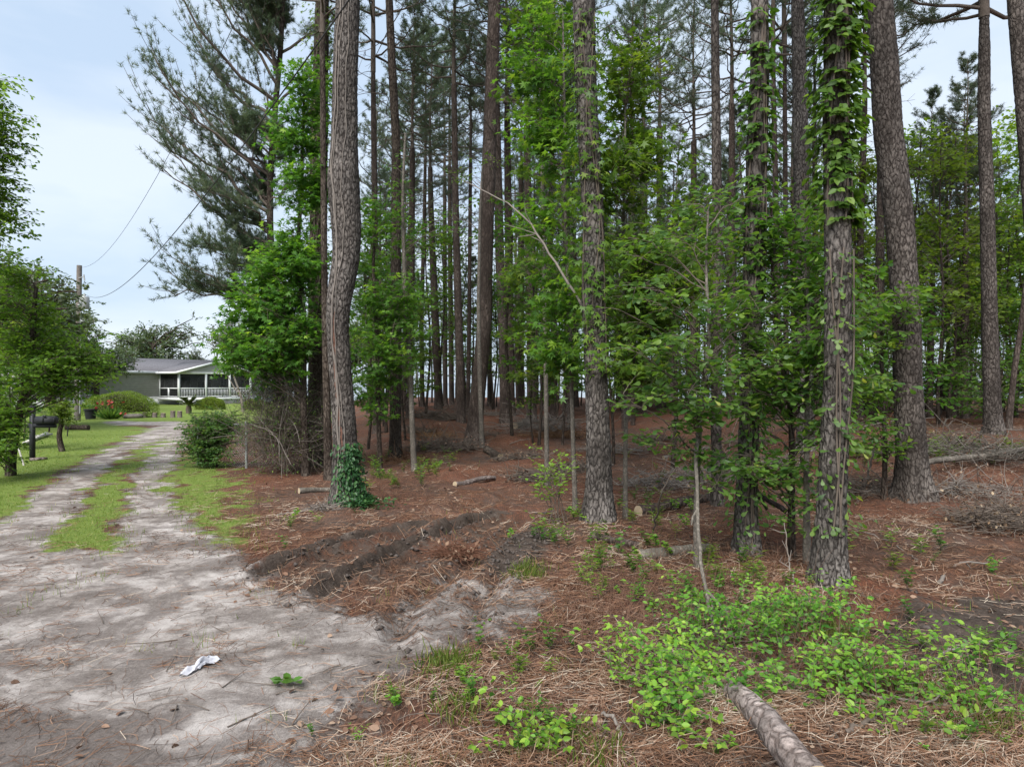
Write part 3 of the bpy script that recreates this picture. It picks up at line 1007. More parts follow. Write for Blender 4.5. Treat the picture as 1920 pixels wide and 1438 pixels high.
pine('F', 'slim pine trunk standing left of the vine-covered oak sapling', (1345, 957), [(1344, 950, 21), (1343, 800, 19), (1346, 500, 19), (1345, 350, 18), (1340, 0, 14)], 'bark_warm', 28, .008, 2, 12.0, .9, None)
pine('G', 'dark trunk with leafy sprouts between the slim pine and front pine', (1400, 1052),
     [(1400, 1045, 44), (1400, 950, 39), (1403, 800, 36), (1410, 600, 36), (1417, 430, 38), (1420, 300, 38), (1423, 150, 34), (1424, 0, 31)], 'bark', 44, .010, 4, 10.5, .9, None, cell=22)
pine('H', 'straight grey pine directly behind the front pine, to its left', (1510, 15.5), [(1510, 800, 31), (1507, 600, 30), (1504, 400, 29), (1500, 200, 26), (1497, 0, 22)], 'bark', 32, .010, 0, 14.5, 1.0, None)
pine('I', 'nearest pine at right, upper trunk clad in green creeper', (1552, 1112),
     [(1552, 1108, 60), (1557, 1040, 57), (1560, 980, 54), (1565, 850, 50), (1570, 700, 48), (1570, 480, 46), (1571, 240, 46), (1571, 0, 48)], 'bark', 72, .009, 1, 9.5, .9, None, cell=22, rows=440)
pine('J', 'thick scaly pine leaning left, right of the creeper-clad pine', (1712, 940),
     [(1712, 930, 62), (1708, 850, 53), (1703, 700, 48), (1700, 600, 47), (1686, 400, 49), (1667, 250, 50), (1657, 120, 48), (1648, 0, 46)], 'bark_warm', 64, .010, 2, 12.5, 1.1, None, rows=440)
pine('K', 'straight warm-brown pine near the right edge', (1862, 15.5), [(1862, 815, 30), (1857, 600, 26), (1850, 400, 24), (1846, 200, 21), (1845, 90, 19)], 'bark_warm', 30, .009, 3, 9.4, 1.05, None)
pine('L', 'pine whose trunk leans in at the top right corner', (1968, 12.0), [(1966, 880, 34), (1950, 600, 31), (1924, 250, 28), (1907, 0, 26)], 'bark_warm', 28, .009, 4, 13.0, 1.0, None)
pine('M1', 'tall pine leaning right with a pale sapling at its foot', (889, 21.0), [(888, 838, 33), (892, 780, 29), (900, 700, 27), (909, 600, 27), (911, 480, 26), (916, 330, 26), (922, 150, 25), (927, 0, 23)], 'bark_far', 32, .012, 0, 16.5, 1.1, None)
pine('M2', 'straight dark pine right of the big curving pine', (741, 855), [(741, 850, 22), (742, 700, 21), (742, 500, 19), (742, 260, 16), (735, 120, 15), (729, 0, 14)], 'bark_dark', 26, .008, 1, 15.0, 1.0, None)

# further pines, told apart by their neighbours
MID = [
    (822, 31, 'dark pine left of a cluster against the lake glimpse', [(822, 770, 14), (818, 640, 15), (808, 400, 11), (803, 200, 9)], 2),
    (835, 37, 'thin pine second from the left before the lake', [(835, 760, 9), (834, 500, 8), (832, 250, 7)], 3),
    (847, 38, 'thin pine third from the left before the lake', [(847, 760, 10), (844, 500, 9), (838, 250, 7)], 4),
    (865, 26, 'dark forked-base pine left of the right-leaning tall pine', [(865, 800, 16), (861, 640, 15), (854, 400, 13), (848, 150, 12), (846, 0, 11)], 0),
    (877, 29, 'slim stem hugging the forked-base pine', [(877, 788, 8), (880, 600, 8), (877, 300, 7), (872, 100, 6)], 1),
    (918, 36, 'slim pine just right of the pale sapling', [(918, 770, 9), (918, 500, 9), (919, 250, 8)], 2),
    (947, 26, 'stout dark pine leaning left beyond the needle-covered clearing', [(947, 793, 19), (944, 640, 18), (937, 480, 17), (932, 250, 14)], 3),
    (958, 28, 'dark pine touching the left-leaning stout pine', [(957, 780, 16), (956, 640, 16), (954, 480, 15), (951, 250, 12), (949, 0, 9)], 4),
    (976, 33, 'slender pine behind the touching pair of dark pines', [(976, 766, 13), (977, 500, 12), (980, 200, 10)], 0),
    (997, 26, 'straight dark pine right of the clearing', [(997, 803, 18), (996, 640, 17), (990, 400, 15), (984, 200, 13), (980, 0, 11)], 1),
    (1019, 30, 'slim pine second right of the clearing', [(1019, 785, 12), (1019, 500, 11), (1016, 200, 9)], 2),
    (1036, 27, 'slim crooked pine third right of the clearing', [(1036, 800, 12), (1040, 640, 12), (1032, 480, 11), (1036, 200, 9)], 3),
    (1066, 30, 'dark pine left of the vine-wrapped grey pine', [(1066, 780, 15), (1064, 500, 14), (1056, 200, 11)], 4),
    (1182, 27, 'dark pine right of the vine-wrapped grey pine', [(1182, 785, 15), (1184, 500, 14), (1190, 200, 11)], 0),
    (1203, 30, 'stout pine behind the right flank of the vine-wrapped pine', [(1203, 780, 18), (1206, 500, 17), (1216, 200, 13), (1222, 0, 11)], 1),
    (1240, 33, 'pine among dark stems behind the sweetgum foliage', [(1240, 772, 16), (1238, 500, 14), (1236, 200, 11)], 2),
    (1298, 26, 'pine behind the pale leaning stem', [(1298, 800, 15), (1300, 500, 13), (1308, 200, 11), (1312, 0, 9)], 3),
    (1372, 24, 'slender pine behind and between the slim pine and dark trunk', [(1372, 805, 14), (1374, 500, 13), (1372, 200, 11), (1366, 0, 9)], 4),
    (1456, 22, 'left of two thin twin pines left of the straight grey pine', [(1458, 810, 12), (1457, 500, 11), (1452, 200, 9), (1448, 0, 8)], 0),
    (1474, 23, 'right of two thin twin pines left of the straight grey pine', [(1474, 806, 10), (1474, 500, 9), (1472, 200, 8), (1470, 0, 7)], 1),
    (1536, 25, 'thin dark pine slanting behind the creeper-clad pine', [(1528, 800, 11), (1530, 500, 10), (1534, 200, 9), (1542, 0, 8)], 2),
    (1610, 23, 'dark pine close to the right of the creeper-clad pine', [(1610, 805, 15), (1612, 500, 13), (1622, 200, 10)], 3),
    (1648, 21, 'dark pine tucked left of the thick left-leaning pine', [(1648, 808, 19), (1650, 600, 17), (1652, 300, 13), (1656, 0, 10)], 4),
    (1742, 24, 'thin dark pine right of the thick left-leaning pine', [(1742, 798, 12), (1746, 600, 10), (1750, 470, 8)], 0),
    (1785, 24, 'left of two crossing thin trees left of the right-edge pine', [(1785, 795, 11), (1802, 600, 10), (1810, 480, 8)], 1),
    (1808, 23, 'right of two crossing thin trees left of the right-edge pine', [(1800, 800, 12), (1810, 640, 12), (1812, 420, 9)], 2),
    (1890, 17, 'thin slanting stem right of the right-edge pine', [(1889, 830, 11), (1902, 700, 10), (1918, 590, 9), (1926, 500, 8)], 3),
    (706, 24, 'slim dark pine behind the sweetgum right of the big pine', [(706, 815, 14), (704, 500, 12), (700, 200, 10), (694, 0, 8)], 4),
    (768, 27, 'slim pine behind the pale spindly sapling', [(770, 800, 13), (772, 500, 12), (768, 250, 10)], 0),
    (792, 33, 'bare-branched pine at the left side of the lake glimpse', [(784, 765, 9), (790, 600, 8), (796, 400, 7), (800, 200, 6)], 1),
]
for i, (px, D, lab, tr, ck) in enumerate(MID):
    rt = 1735 < px < 1885
    pine('mid%d' % i, lab, (px, D), tr, 'bark_far', 16, 0, ck, 7.0 if rt else 7.9 + D * .10 + (i % 4) * .8, .5 if rt else .62 + .07 * (i % 4), 'pines standing in the mid-ground', cell=8, clip=True)

# deep forest pines, copies of shared trunks and crowns
placed = [(t[0][0], t[0][1]) for t in TR.values()]
cnt = 0
rr_ = np.random.default_rng(55)
while cnt < 135:
    D = rr_.uniform(24, 57)
    px = rr_.uniform(690, 2150) if cnt < 92 else rr_.uniform(690, 1330)
    if px > 1920 and rr_.uniform() < .6: continue
    if 775 < px < 950 and rr_.uniform() < .72: continue
    if px < 775 and D > 45 and rr_.uniform() < .5: continue
    x = (px - CX) / F * D
    if any((x - a) ** 2 + (D - c) ** 2 < 1.1 for a, c in placed): continue
    placed.append((x, D))
    k = cnt % 4
    sc = rr_.uniform(.38, .6) if cnt >= 92 else rr_.uniform(.55, 1.05) if px < 1640 else rr_.uniform(.42, .62)
    t = thing('pine_tree', (x, D, h1(x, D)), 'slender dark pine trunk deep in the wood, one of many alike', 'tree', 'pines deep in the wood', rr_.uniform(0, 6.28), sc)
    t.rotation_euler = (rr_.normal() * .02, rr_.normal() * .025, rr_.uniform(0, 6.28))
    me, top = FAR_TRUNKS[k]
    obj('trunk', me, None, t)
    crown_on(t, top, cnt, rr_.uniform(.6, .9), rr_.uniform(0, 6.28))
    cnt += 1

# ------------------------------------------------------------------ the needle-heavy pine reaching over the driveway
def limb_pine():
    D = 21.0
    b = on_ground(528, D)
    pts = np.array([at(px, py, D) - b for px, py in ((528, 822), (524, 700), (514, 560), (506, 430), (506, 330), (516, 200), (526, 90), (530, 0), (532, -120), (534, -260))])
    pts[0] = 0
    P = smooth_path(pts, 80)
    rad = np.linspace(.13, .05, 80)
    t = thing('pine_tree', b, 'bushy needled pine reaching out over the driveway against the sky', 'tree')
    obj('trunk', trunk_geo(P, rad, 18), M['bark_dark'], t, smooth=True)
    r = np.random.default_rng(77)
    wood, leaf = Geo(), Geo()
    # limbs: (start height px on trunk, tip px, tip py)
    limbs = [(545, 308, 506), (560, 330, 545), (500, 398, 415), (470, 355, 345), (440, 300, 250), (430, 330, 290), (400, 295, 235), (380, 400, 300),
             (350, 345, 190), (330, 320, 130), (300, 340, 165), (270, 335, 60), (250, 380, 110), (220, 335, 30), (190, 350, 5), (160, 390, -20), (130, 420, -40), (90, 400, -80),
             (60, 440, -110), (10, 430, -150), (-40, 460, -200), (-90, 470, -240), (470, 420, 470), (420, 430, 380), (330, 450, 230), (240, 470, 100), (150, 480, 20),
             (520, 450, 500), (300, 620, 180), (200, 640, 60), (100, 640, -40), (380, 610, 300), (-60, 620, -180), (0, 590, -120)]
    S, E = [], []
    for k, (py, tx, ty) in enumerate(limbs):
        z = at(0, py, D)[2] - b[2]
        S.append([np.interp(z, P[:, 2], P[:, 0]), np.interp(z, P[:, 2], P[:, 1]), z])
        E.append(at(tx, ty, D) - b + np.array([0, r.normal() * 1.0 - .2, 0]))
    # limbs on the far and near sides so the tree is whole
    for k in range(22):
        z = r.uniform(4.5, 15.5)
        a = r.choice([1, -1]) * r.uniform(.5, 1.4) + pi
        l = r.uniform(1.4, 2.9) * (1.1 - z / 22)
        s = [np.interp(z, P[:, 2], P[:, 0]), np.interp(z, P[:, 2], P[:, 1]), z]
        S.append(s)
        E.append([s[0] + cos(a) * l * .8, s[1] + sin(a) * l, z + .5 + r.normal() * .3])
    S, E = np.array(S), np.array(E)
    ex = r.integers(0, 28, 34)
    S = np.concatenate([S, S[ex] + np.array([0, 0, .15])])
    E = np.concatenate([E, S[-34:] + (E[ex] - S[-34:]) * r.uniform(.4, 1.02, 34)[:, None] + r.normal(size=(34, 3)) * np.array([.35, .8, .5])])
    S[:, 2] = np.minimum(S[:, 2], P[-1, 2])
    nb = len(S)
    L = np.linalg.norm(E - S, axis=1)
    C = S * .45 + E * .55 + np.stack([0 * L, 0 * L, r.uniform(-.2, .06, nb) * L], 1) + r.normal(size=(nb, 3)) * .16
    B = bez(S, C, E, 9)
    B[:, 1:-1] += r.normal(size=(nb, 7, 3)) * .06
    v, q = tubes(B, (.012 + .011 * L)[:, None] * np.linspace(1, .25, 9)[None], 5)
    wood.add(v, quads=q)
    sub = 17
    tt = r.uniform(.18, 1.0, (nb, sub))
    idx = tt * 8
    i0 = np.minimum(idx.astype(int), 7)
    fr = (idx - i0)[..., None]
    bi = np.arange(nb)[:, None]
    S2 = (B[bi, i0] * (1 - fr) + B[bi, i0 + 1] * fr).reshape(-1, 3)
    tb = norm(B[bi, i0 + 1] - B[bi, i0]).reshape(-1, 3)
    N2 = len(S2)
    side = norm(np.cross(tb, np.array([0, 0, 1.0]))) * np.where(r.uniform(size=N2) < .5, 1, -1)[:, None]
    d2 = norm(tb * .9 + side * r.uniform(.2, .8, N2)[:, None] + np.array([0, 0, .35]) + r.normal(size=(N2, 3)) * .3)
    l2 = np.repeat(L, sub) * r.uniform(.13, .36, N2) + .15
    E2 = S2 + d2 * l2[:, None] + np.array([0, 0, .15]) * l2[:, None]
    B2 = bez(S2, S2 + d2 * (.5 * l2)[:, None] - np.array([0, 0, .07]) * l2[:, None], E2, 4)
    v, q = tubes(B2, (.004 + .005 * l2)[:, None] * np.linspace(1, .5, 4)[None], 3)
    wood.add(v, quads=q)
    tp, td = [E], [norm(B[:, -1] - B[:, -2])]
    for kx in range(5):
        u = 1 - kx * .17
        tp.append(S2 + (E2 - S2) * u + r.normal(size=(N2, 3)) * .05)
        td.append(norm(d2 + np.array([0, 0, .35]) + r.normal(size=(N2, 3)) * .45))
    tp, td = np.concatenate(tp), np.concatenate(td)
    K, nd_ = len(tp), 24
    n = K * nd_
    ax = np.repeat(td, nd_, 0)
    pos = np.repeat(tp, nd_, 0) - ax * r.uniform(0, .12, n)[:, None] + r.normal(size=(n, 3)) * .01
    nd = norm(ax * r.uniform(.3, 1.1, n)[:, None] + rdir(n, r) * .75)
    ln = r.uniform(.11, .20, n)
    wv = norm(np.cross(nd, rdir(n, r))) * .0065
    V = np.stack([pos - wv, pos + wv, pos + nd * ln[:, None]], 1)
    tint = np.clip(np.repeat(r.uniform(.15, .8, K), nd_) + r.normal(size=n) * .15, 0, 1)
    leaf.add(V.reshape(-1, 3), tris=np.arange(n * 3).reshape(-1, 3), tint=tint)
    obj('limbs', wood, M['twig'], t, smooth=True)
    o = obj('crown', leaf, M['needle'], t)
    o['kind'] = 'stuff'
limb_pine()

# ------------------------------------------------------------------ broadleaf trees and saplings
def sapling(name, label, cat, base, trace, blobs, leaf, mat, size, bark='bark_dark', group=None, seed=0, D=None, **kw):
    """trace: (px, py, width); blobs: (px, py, rx, ry px, depth offset, depth radius m, weight)"""
    b = G(*base) if base[1] > 130 else on_ground(*base)
    D = b[1]
    pts = [np.zeros(3)]
    rad = [trace[0][2] / 2 / F * D]
    for px, py, wpx in trace:
        p = at(px, py, D) - b
        if p[2] > .05:
            pts.append(p)
            rad.append(wpx / 2 / F * D)
    pts = np.array(pts)
    P = smooth_path(pts, max(24, int(pts[-1, 2] * 8)))
    P[1:, 1] += .04 * np.sin(P[1:, 2] * 2 + seed)
    rr = np.interp(P[:, 2], pts[:, 2], rad)
    bl = []
    for px, py, rx, ry, dy, rd, wgt in blobs:
        Db = D + dy
        c = at(px, py, Db) - b
        bl.append((c, (rx / F * Db, rd, ry / F * Db), wgt))
    t = thing(name, b, label, cat, group)
    obj('trunk', trunk_geo(P, rr, 12, flare=.25), M[bark], t, smooth=True)
    wd, lf = broadleaf(np.random.default_rng(seed), P, rr, bl, leaf, size, **kw)
    obj('limbs', wd, M['twig'], t, smooth=True)
    o = obj('crown', lf, M[mat], t)
    o['kind'] = 'stuff'
    return t

# left mass beside the big pine
sapling('sweetgum_tree', 'bright sweetgum crowding the left side of the big curving pine', 'tree', (572, 15.2),
        [(572, 860, 14), (568, 600, 11), (560, 450, 8), (566, 300, 6), (572, 160, 4)],
        [(500, 560, 75, 55, 0, .9, 1.2), (560, 480, 50, 80, -.2, .9, 1.0), (520, 640, 80, 60, -.3, .8, 1.3), (575, 330, 40, 90, -.2, .6, .9), (570, 180, 45, 70, -.2, .6, .5), (545, 240, 35, 40, -.4, .5, .3), (470, 600, 50, 55, .3, .7, 1.0), (450, 660, 40, 35, .2, .6, .6), (500, 500, 55, 45, .2, .7, .7)],
        'star', 'gum', .145, seed=1, mains=30, subs=8, leaves=9, sublen=.5)
sapling('sweetgum_tree', 'sweetgum sapling in the gap right of the big curving pine', 'tree', (712, 16.0),
        [(712, 862, 9), (708, 700, 8), (700, 500, 6), (705, 380, 4)],
        [(705, 600, 40, 120, 0, .8, 1.2), (740, 640, 55, 80, -.4, .7, 1.1), (770, 560, 30, 60, -.5, .6, .5), (700, 740, 45, 60, .2, .6, .7), (715, 430, 45, 60, .2, .7, .5)],
        'star', 'gum', .14, seed=2, mains=19, subs=7, leaves=8, sublen=.45)
sapling('sapling', 'pale spindly sapling right of the big pine', 'sapling', (777, 883), [(777, 880, 11), (769, 700, 9), (759, 540, 8), (754, 400, 6), (760, 250, 4)],
        [(800, 420, 60, 70, .3, .6, .6), (745, 330, 40, 60, 0, .5, .4), (775, 560, 25, 60, -.2, .4, .5)], 'star', 'gum', .10, 'bark_grey', seed=3, mains=12, subs=5, leaves=6, sublen=.4)
sapling('sapling', 'pale smooth sapling at the foot of the tall right-leaning pine', 'sapling', (904, 19.5), [(904, 855, 9), (899, 700, 8), (897, 560, 7), (900, 400, 5), (905, 300, 3)],
        [(850, 350, 70, 50, .4, .8, .5), (930, 330, 60, 60, .2, .7, .4)], 'ovate', 'gum', .09, 'bark_grey', seed=4, mains=10, subs=5, leaves=6, sublen=.4)
# around the vine-wrapped pine
sapling('sweetgum_tree', 'star-leaved sweetgum left of the vine-wrapped grey pine', 'tree', (1078, 11.0),
        [(1078, 945, 9), (1074, 800, 8), (1068, 600, 7), (1060, 400, 6), (1058, 200, 5), (1056, 20, 3)],
        [(1010, 130, 50, 110, .2, .6, 1.0), (1030, 260, 55, 70, 0, .6, .9), (1010, 400, 50, 60, 0, .5, .6), (1050, 60, 50, 70, .3, .6, .6), (1045, 540, 50, 70, -.1, .5, .8), (1040, 660, 50, 70, -.1, .5, .7), (1015, 620, 35, 50, 0, .5, .4)],
        'star', 'gum', .155, 'bark_grey', seed=5, mains=14, subs=7, leaves=7, sublen=.42)
sapling('sweetgum_tree', 'tall thin sweetgum showing high up left of the vine-wrapped pine', 'tree', (1026, 13.5),
        [(1026, 900, 9), (1022, 600, 8), (1016, 300, 6), (1010, 40, 4), (1008, -80, 3)],
        [(1000, 60, 60, 70, 0, .7, 1.0), (985, 190, 50, 60, 0, .7, .9), (1035, 330, 60, 60, .2, .7, .8), (1050, -30, 70, 50, .2, .8, .6), (975, 480, 40, 50, .2, .6, .4)],
        'star', 'gum', .155, 'bark_grey', seed=44, mains=9, subs=7, leaves=7, sublen=.5)
sapling('sweetgum_tree', 'star-leaved sweetgum right of the vine-wrapped grey pine', 'tree', (1172, 10.2),
        [(1172, 970, 9), (1174, 800, 8), (1172, 600, 7), (1170, 400, 5), (1172, 200, 3)],
        [(1185, 200, 60, 60, .2, .6, .7), (1160, 330, 55, 70, -.3, .6, .8), (1215, 300, 60, 50, .2, .6, .6), (1230, 470, 90, 60, -.4, .7, 1.2), (1200, 580, 75, 60, -.3, .6, 1.0), (1190, 680, 60, 60, -.4, .6, .9), (1170, 90, 50, 60, .3, .6, .4), (1280, 520, 70, 55, -.8, .6, .8)],
        'star', 'gum', .14, 'bark_grey', seed=6, mains=19, subs=7, leaves=7, sublen=.42)
sapling('sapling', 'leafy sapling on a pale bent stem in front of the slim pine', 'sapling', (1308, 7.4),
        [(1308, 1060, 12), (1307, 960, 11), (1309, 850, 10), (1312, 760, 9), (1330, 640, 7), (1325, 500, 5), (1330, 400, 3)],
        [(1250, 640, 110, 35, -.3, .6, .8), (1350, 570, 110, 40, 0, .6, .9), (1230, 735, 80, 25, -.3, .5, .6), (1320, 765, 90, 25, -.4, .4, .6), (1270, 450, 120, 40, .2, .6, .9), (1190, 560, 70, 35, -.2, .5, .5), (1370, 680, 80, 30, -.3, .5, .6), (1330, 380, 90, 30, .3, .5, .4), (1275, 840, 60, 35, -.2, .3, .35), (1330, 900, 35, 50, -.2, .2, .25)],
        'spat', 'oak', .105, 'bark_grey', seed=7, mains=9, subs=7, leaves=9, sublen=.36, flat=.2)
sapling('oak_sapling', 'bluish-green oak sapling with dense leaves left of the front pine', 'sapling', (1486, 1052),
        [(1486, 1048, 15), (1484, 900, 12), (1480, 760, 10), (1460, 640, 8), (1450, 500, 6), (1446, 380, 4)],
        [(1440, 655, 100, 30, -.4, .5, .9), (1490, 720, 110, 30, -.3, .5, .9), (1400, 560, 110, 40, .1, .6, .9), (1500, 590, 90, 35, 0, .5, .7), (1430, 460, 130, 40, .2, .6, .9), (1390, 740, 80, 30, -.4, .4, .6), (1390, 850, 40, 40, -.6, .3, .4), (1560, 800, 60, 50, -.7, .3, .5), (1550, 640, 60, 40, -.8, .3, .4), (1480, 400, 100, 30, .3, .5, .5), (1620, 580, 60, 50, -.5, .4, .4), (1640, 700, 50, 40, -.6, .4, .3), (1450, 850, 70, 50, -.3, .3, .45), (1495, 930, 40, 50, -.2, .25, .25)],
        'spat', 'oak', .105, seed=8, mains=10, subs=7, leaves=9, sublen=.36, flat=.2)
sapling('sapling', 'thin grey stem with sparse leaves beside the oak sapling', 'sapling', (1514, 1066), [(1514, 1060, 14), (1508, 900, 11), (1512, 780, 9), (1520, 600, 6), (1510, 480, 4)],
        [(1510, 520, 60, 60, .1, .4, .8), (1550, 640, 40, 50, -.5, .3, .5), (1460, 430, 60, 40, .2, .4, .5), (1600, 560, 60, 50, .2, .5, .6)], 'ovate', 'gum', .085, 'bark_grey', seed=9, mains=13, subs=7, leaves=8, sublen=.3)
sapling('sapling', 'young leafy sapling against the thick left-leaning pine', 'sapling', (1655, 11.2), [(1655, 925, 9), (1658, 800, 8), (1655, 650, 6), (1645, 500, 4)],
        [(1660, 600, 55, 70, -.3, .5, 1.0), (1620, 700, 45, 60, -.2, .5, .7), (1640, 820, 50, 50, -.3, .4, .7), (1700, 560, 40, 40, -.7, .3, .3)], 'ovate', 'gum', .095, seed=10, mains=12, subs=6, leaves=8, sublen=.35)

# saplings and bushes further in, from shared models
def sap_model(seed, kind, mat, hgt, size, mains, subs, leaves, blobs):
    r = np.random.default_rng(seed)
    z = np.linspace(0, hgt, 24)
    P = np.stack([.08 * np.sin(z * 1.1 + seed), .08 * np.cos(z * 1.3 + seed), z], 1)
    P[:, :2] -= P[0, :2]
    tm = trunk_geo(P, np.linspace(.035, .01, 24) * (hgt / 4) ** .5, 8, flare=.2).mesh('trunk', True)
    tm.materials.append(M['bark_dark'])
    wd, lf = broadleaf(r, P, np.full(24, .03), blobs, kind, size, mains=mains, subs=subs, leaves=leaves, sublen=.55)
    wm, lm = wd.mesh('limbs', True), lf.mesh('crown')
    wm.materials.append(M['twig'])
    lm.materials.append(M[mat])
    return tm, wm, lm
SAPS = [sap_model(400, 'star', 'gum', 5.0, .15, 12, 7, 7, [((0, 0, 3.0), (1.2, 1.2, 1.0), 1), ((.2, .1, 4.4), (.9, .9, .7), 1), ((-.2, 0, 1.9), (.9, .9, .5), .5)]),
        sap_model(401, 'ovate', 'gum', 6.5, .13, 12, 7, 7, [((0, 0, 3.8), (1.3, 1.3, 1.3), 1.2), ((.3, .1, 5.6), (1.1, 1.1, .9), 1), ((-.3, .2, 2.2), (1, 1, .6), .4)]),
        sap_model(402, 'ovate', 'yellowgreen', 7.5, .14, 12, 7, 7, [((0, 0, 4.8), (1.6, 1.6, 1.5), 1.4), ((.3, .1, 6.9), (1.2, 1.2, .8), .8), ((-.5, .2, 3.0), (1.2, 1.2, .8), .5)]),
        sap_model(403, 'quad', 'oak', 2.2, .12, 14, 8, 8, [((0, 0, 1.1), (1.3, 1.3, .8), 1.6), ((.5, .1, 1.8), (.9, .9, .6), .7)]),
        sap_model(404, 'quad', 'gum', 3.0, .13, 14, 8, 8, [((0, 0, 1.3), (1.5, 1.5, 1.0), 1.8), ((-.4, .1, 2.4), (1.0, 1.0, .8), .9)])]
def place_sap(k, px, D, name, label, cat, group, sc, rz):
    b = on_ground(px, D)
    t = thing(name, b, label, cat, group, rz, sc)
    tm, wm, lm = SAPS[k]
    obj('trunk', tm, None, t)
    obj('limbs', wm, None, t)
    o = obj('crown', lm, None, t)
    o['kind'] = 'stuff'
r = np.random.default_rng(9)
for i in range(54):
    px = (700 + i * 24 + r.uniform(-25, 25))
    D = r.uniform(19, 42)
    if 775 < px < 960: D = r.uniform(30, 40)
    place_sap([0, 1, 2, 1][i % 4], px, D, 'sapling', 'leafy green sapling growing between background pines', 'sapling', 'saplings between the background pines', r.uniform(.75, 1.25) * (.7 if 775 < px < 960 else 1), r.uniform(0, 6.28))
for px, D, k_, sc_ in ((690, 20, 0, 1.2), (725, 24, 1, 1.3), (760, 22, 0, 1.0), (798, 27, 1, 1.25), (830, 33, 2, 1.2), (872, 34, 1, 1.3), (925, 31, 0, 1.3), (960, 22, 1, 1.2), (1010, 20, 0, 1.2), (1150, 17, 0, 1.1), (1260, 16, 1, 1.1)):
    place_sap(k_, px, D, 'sapling', 'leafy green sapling growing between background pines', 'sapling', 'saplings between the background pines', sc_, r.uniform(0, 6.28))
for i in range(26):
    px = 1190 + i * 34 + r.uniform(-20, 20)
    D = r.uniform(22, 40) if px < 1600 else r.uniform(18.5, 32)
    place_sap(3 + i % 2, px, D, 'bush', 'dark green bush on the forest floor among background trunks', 'bush', 'bushes among the background trunks', r.uniform(.7, 1.3), r.uniform(0, 6.28))
for i in range(22):
    px = 1560 + i * 24 + r.uniform(-12, 12)
    D = r.uniform(20, 40)
    place_sap(2, px, D, 'young_tree', 'bright green young broadleaf tree at the right background', 'tree', 'young broadleaf trees at the right background', r.uniform(.8, 1.35), r.uniform(0, 6.28))

for k_, px, D, sc_, rz_, lab in ((2, 45, 25, .62, .3, 'bright young tree directly behind the mailbox tree'), (2, 92, 29, .66, 1.3, 'bright young tree left of the utility pole foot'), (2, 160, 44, .8, 2.1, 'bright young tree right of the utility pole'), (4, 15, 21, .9, 2.6, 'round bush behind the wire fence at left'), (2, -30, 27, .85, .9, 'bright young tree at the left edge behind the fence'), (1, 118, 33, .85, 4.0, 'mid green young tree just before the utility pole')):
    place_sap(k_, px, D, 'young_tree' if k_ != 4 else 'bush', lab, 'tree' if k_ != 4 else 'bush', None, sc_, rz_)

for px, D, sc_ in ((1725, 27, 1.45), (1770, 31, 1.6), (1815, 26, 1.4), (1880, 29, 1.6), (1905, 24, 1.35), (1600, 30, 1.5)):
    place_sap(2, px, D, 'young_tree', 'bright green young broadleaf tree at the right background', 'tree', 'young broadleaf trees at the right background', sc_, px * .37)

# ------------------------------------------------------------------ climbing vines
def vine(key, name, label, z0, z1, n, leaf, mat, size, spread, arc=2.3, leaflets=1, seed=0, dens=None):
    b, P, rr, t = TR[key]
    wd, lf = vine_on(np.random.default_rng(seed), P, rr, z0, z1, n, leaf, size, spread, arc, leaflets=leaflets, dens=dens)
    t = thing(name, b, label, 'vine')
    obj('stem', wd, M['twig'], t, smooth=True)
    o = obj('foliage', lf, M[mat], t)
    o['kind'] = 'stuff'
zI = lambda py, key: CAMH - (py - HZ) / F * TR[key][0][1] - TR[key][0][2]
vine('I', 'creeper', 'dense green creeper climbing the upper trunk of the nearest right pine', zI(420, 'I'), zI(-250, 'I'), 760, 'ovate', 'vine', .095, .15, 2.4, 3, 21)
vine('G', 'creeper', 'leafy creeper on the dark trunk left of the twin pines', zI(560, 'G'), zI(20, 'G'), 300, 'ovate', 'vine', .09, .14, 2.2, 3, 22)
vine('E', 'creeper', 'leafy creeper hanging around the vine-wrapped grey pine', zI(700, 'E'), zI(30, 'E'), 850, 'star', 'gum', .12, .40, 2.6, 1, 23)
vine('B', 'creeper', 'bright leafy creeper on the dark pine left of the curving pine', zI(660, 'B'), zI(-40, 'B'), 1500, 'star', 'gum', .115, .50, 3.1, 1, 24)
vine('H', 'creeper', 'thin creeper on the straight grey pine behind the front pine', zI(620, 'H'), zI(330, 'H'), 160, 'ovate', 'vine', .10, .25, 2.2, 2, 25)
vine('G', 'sprout_cluster', 'leafy sprouts low on the dark trunk', zI(990, 'G'), zI(700, 'G'), 420, 'spat', 'oak', .085, .24, 2.4, 1, 26)
vine('I', 'sprout_cluster', 'leafy sprouts low on the nearest right pine', zI(1000, 'I'), zI(470, 'I'), 420, 'spat', 'oak', .085, .24, 2.4, 1, 27)

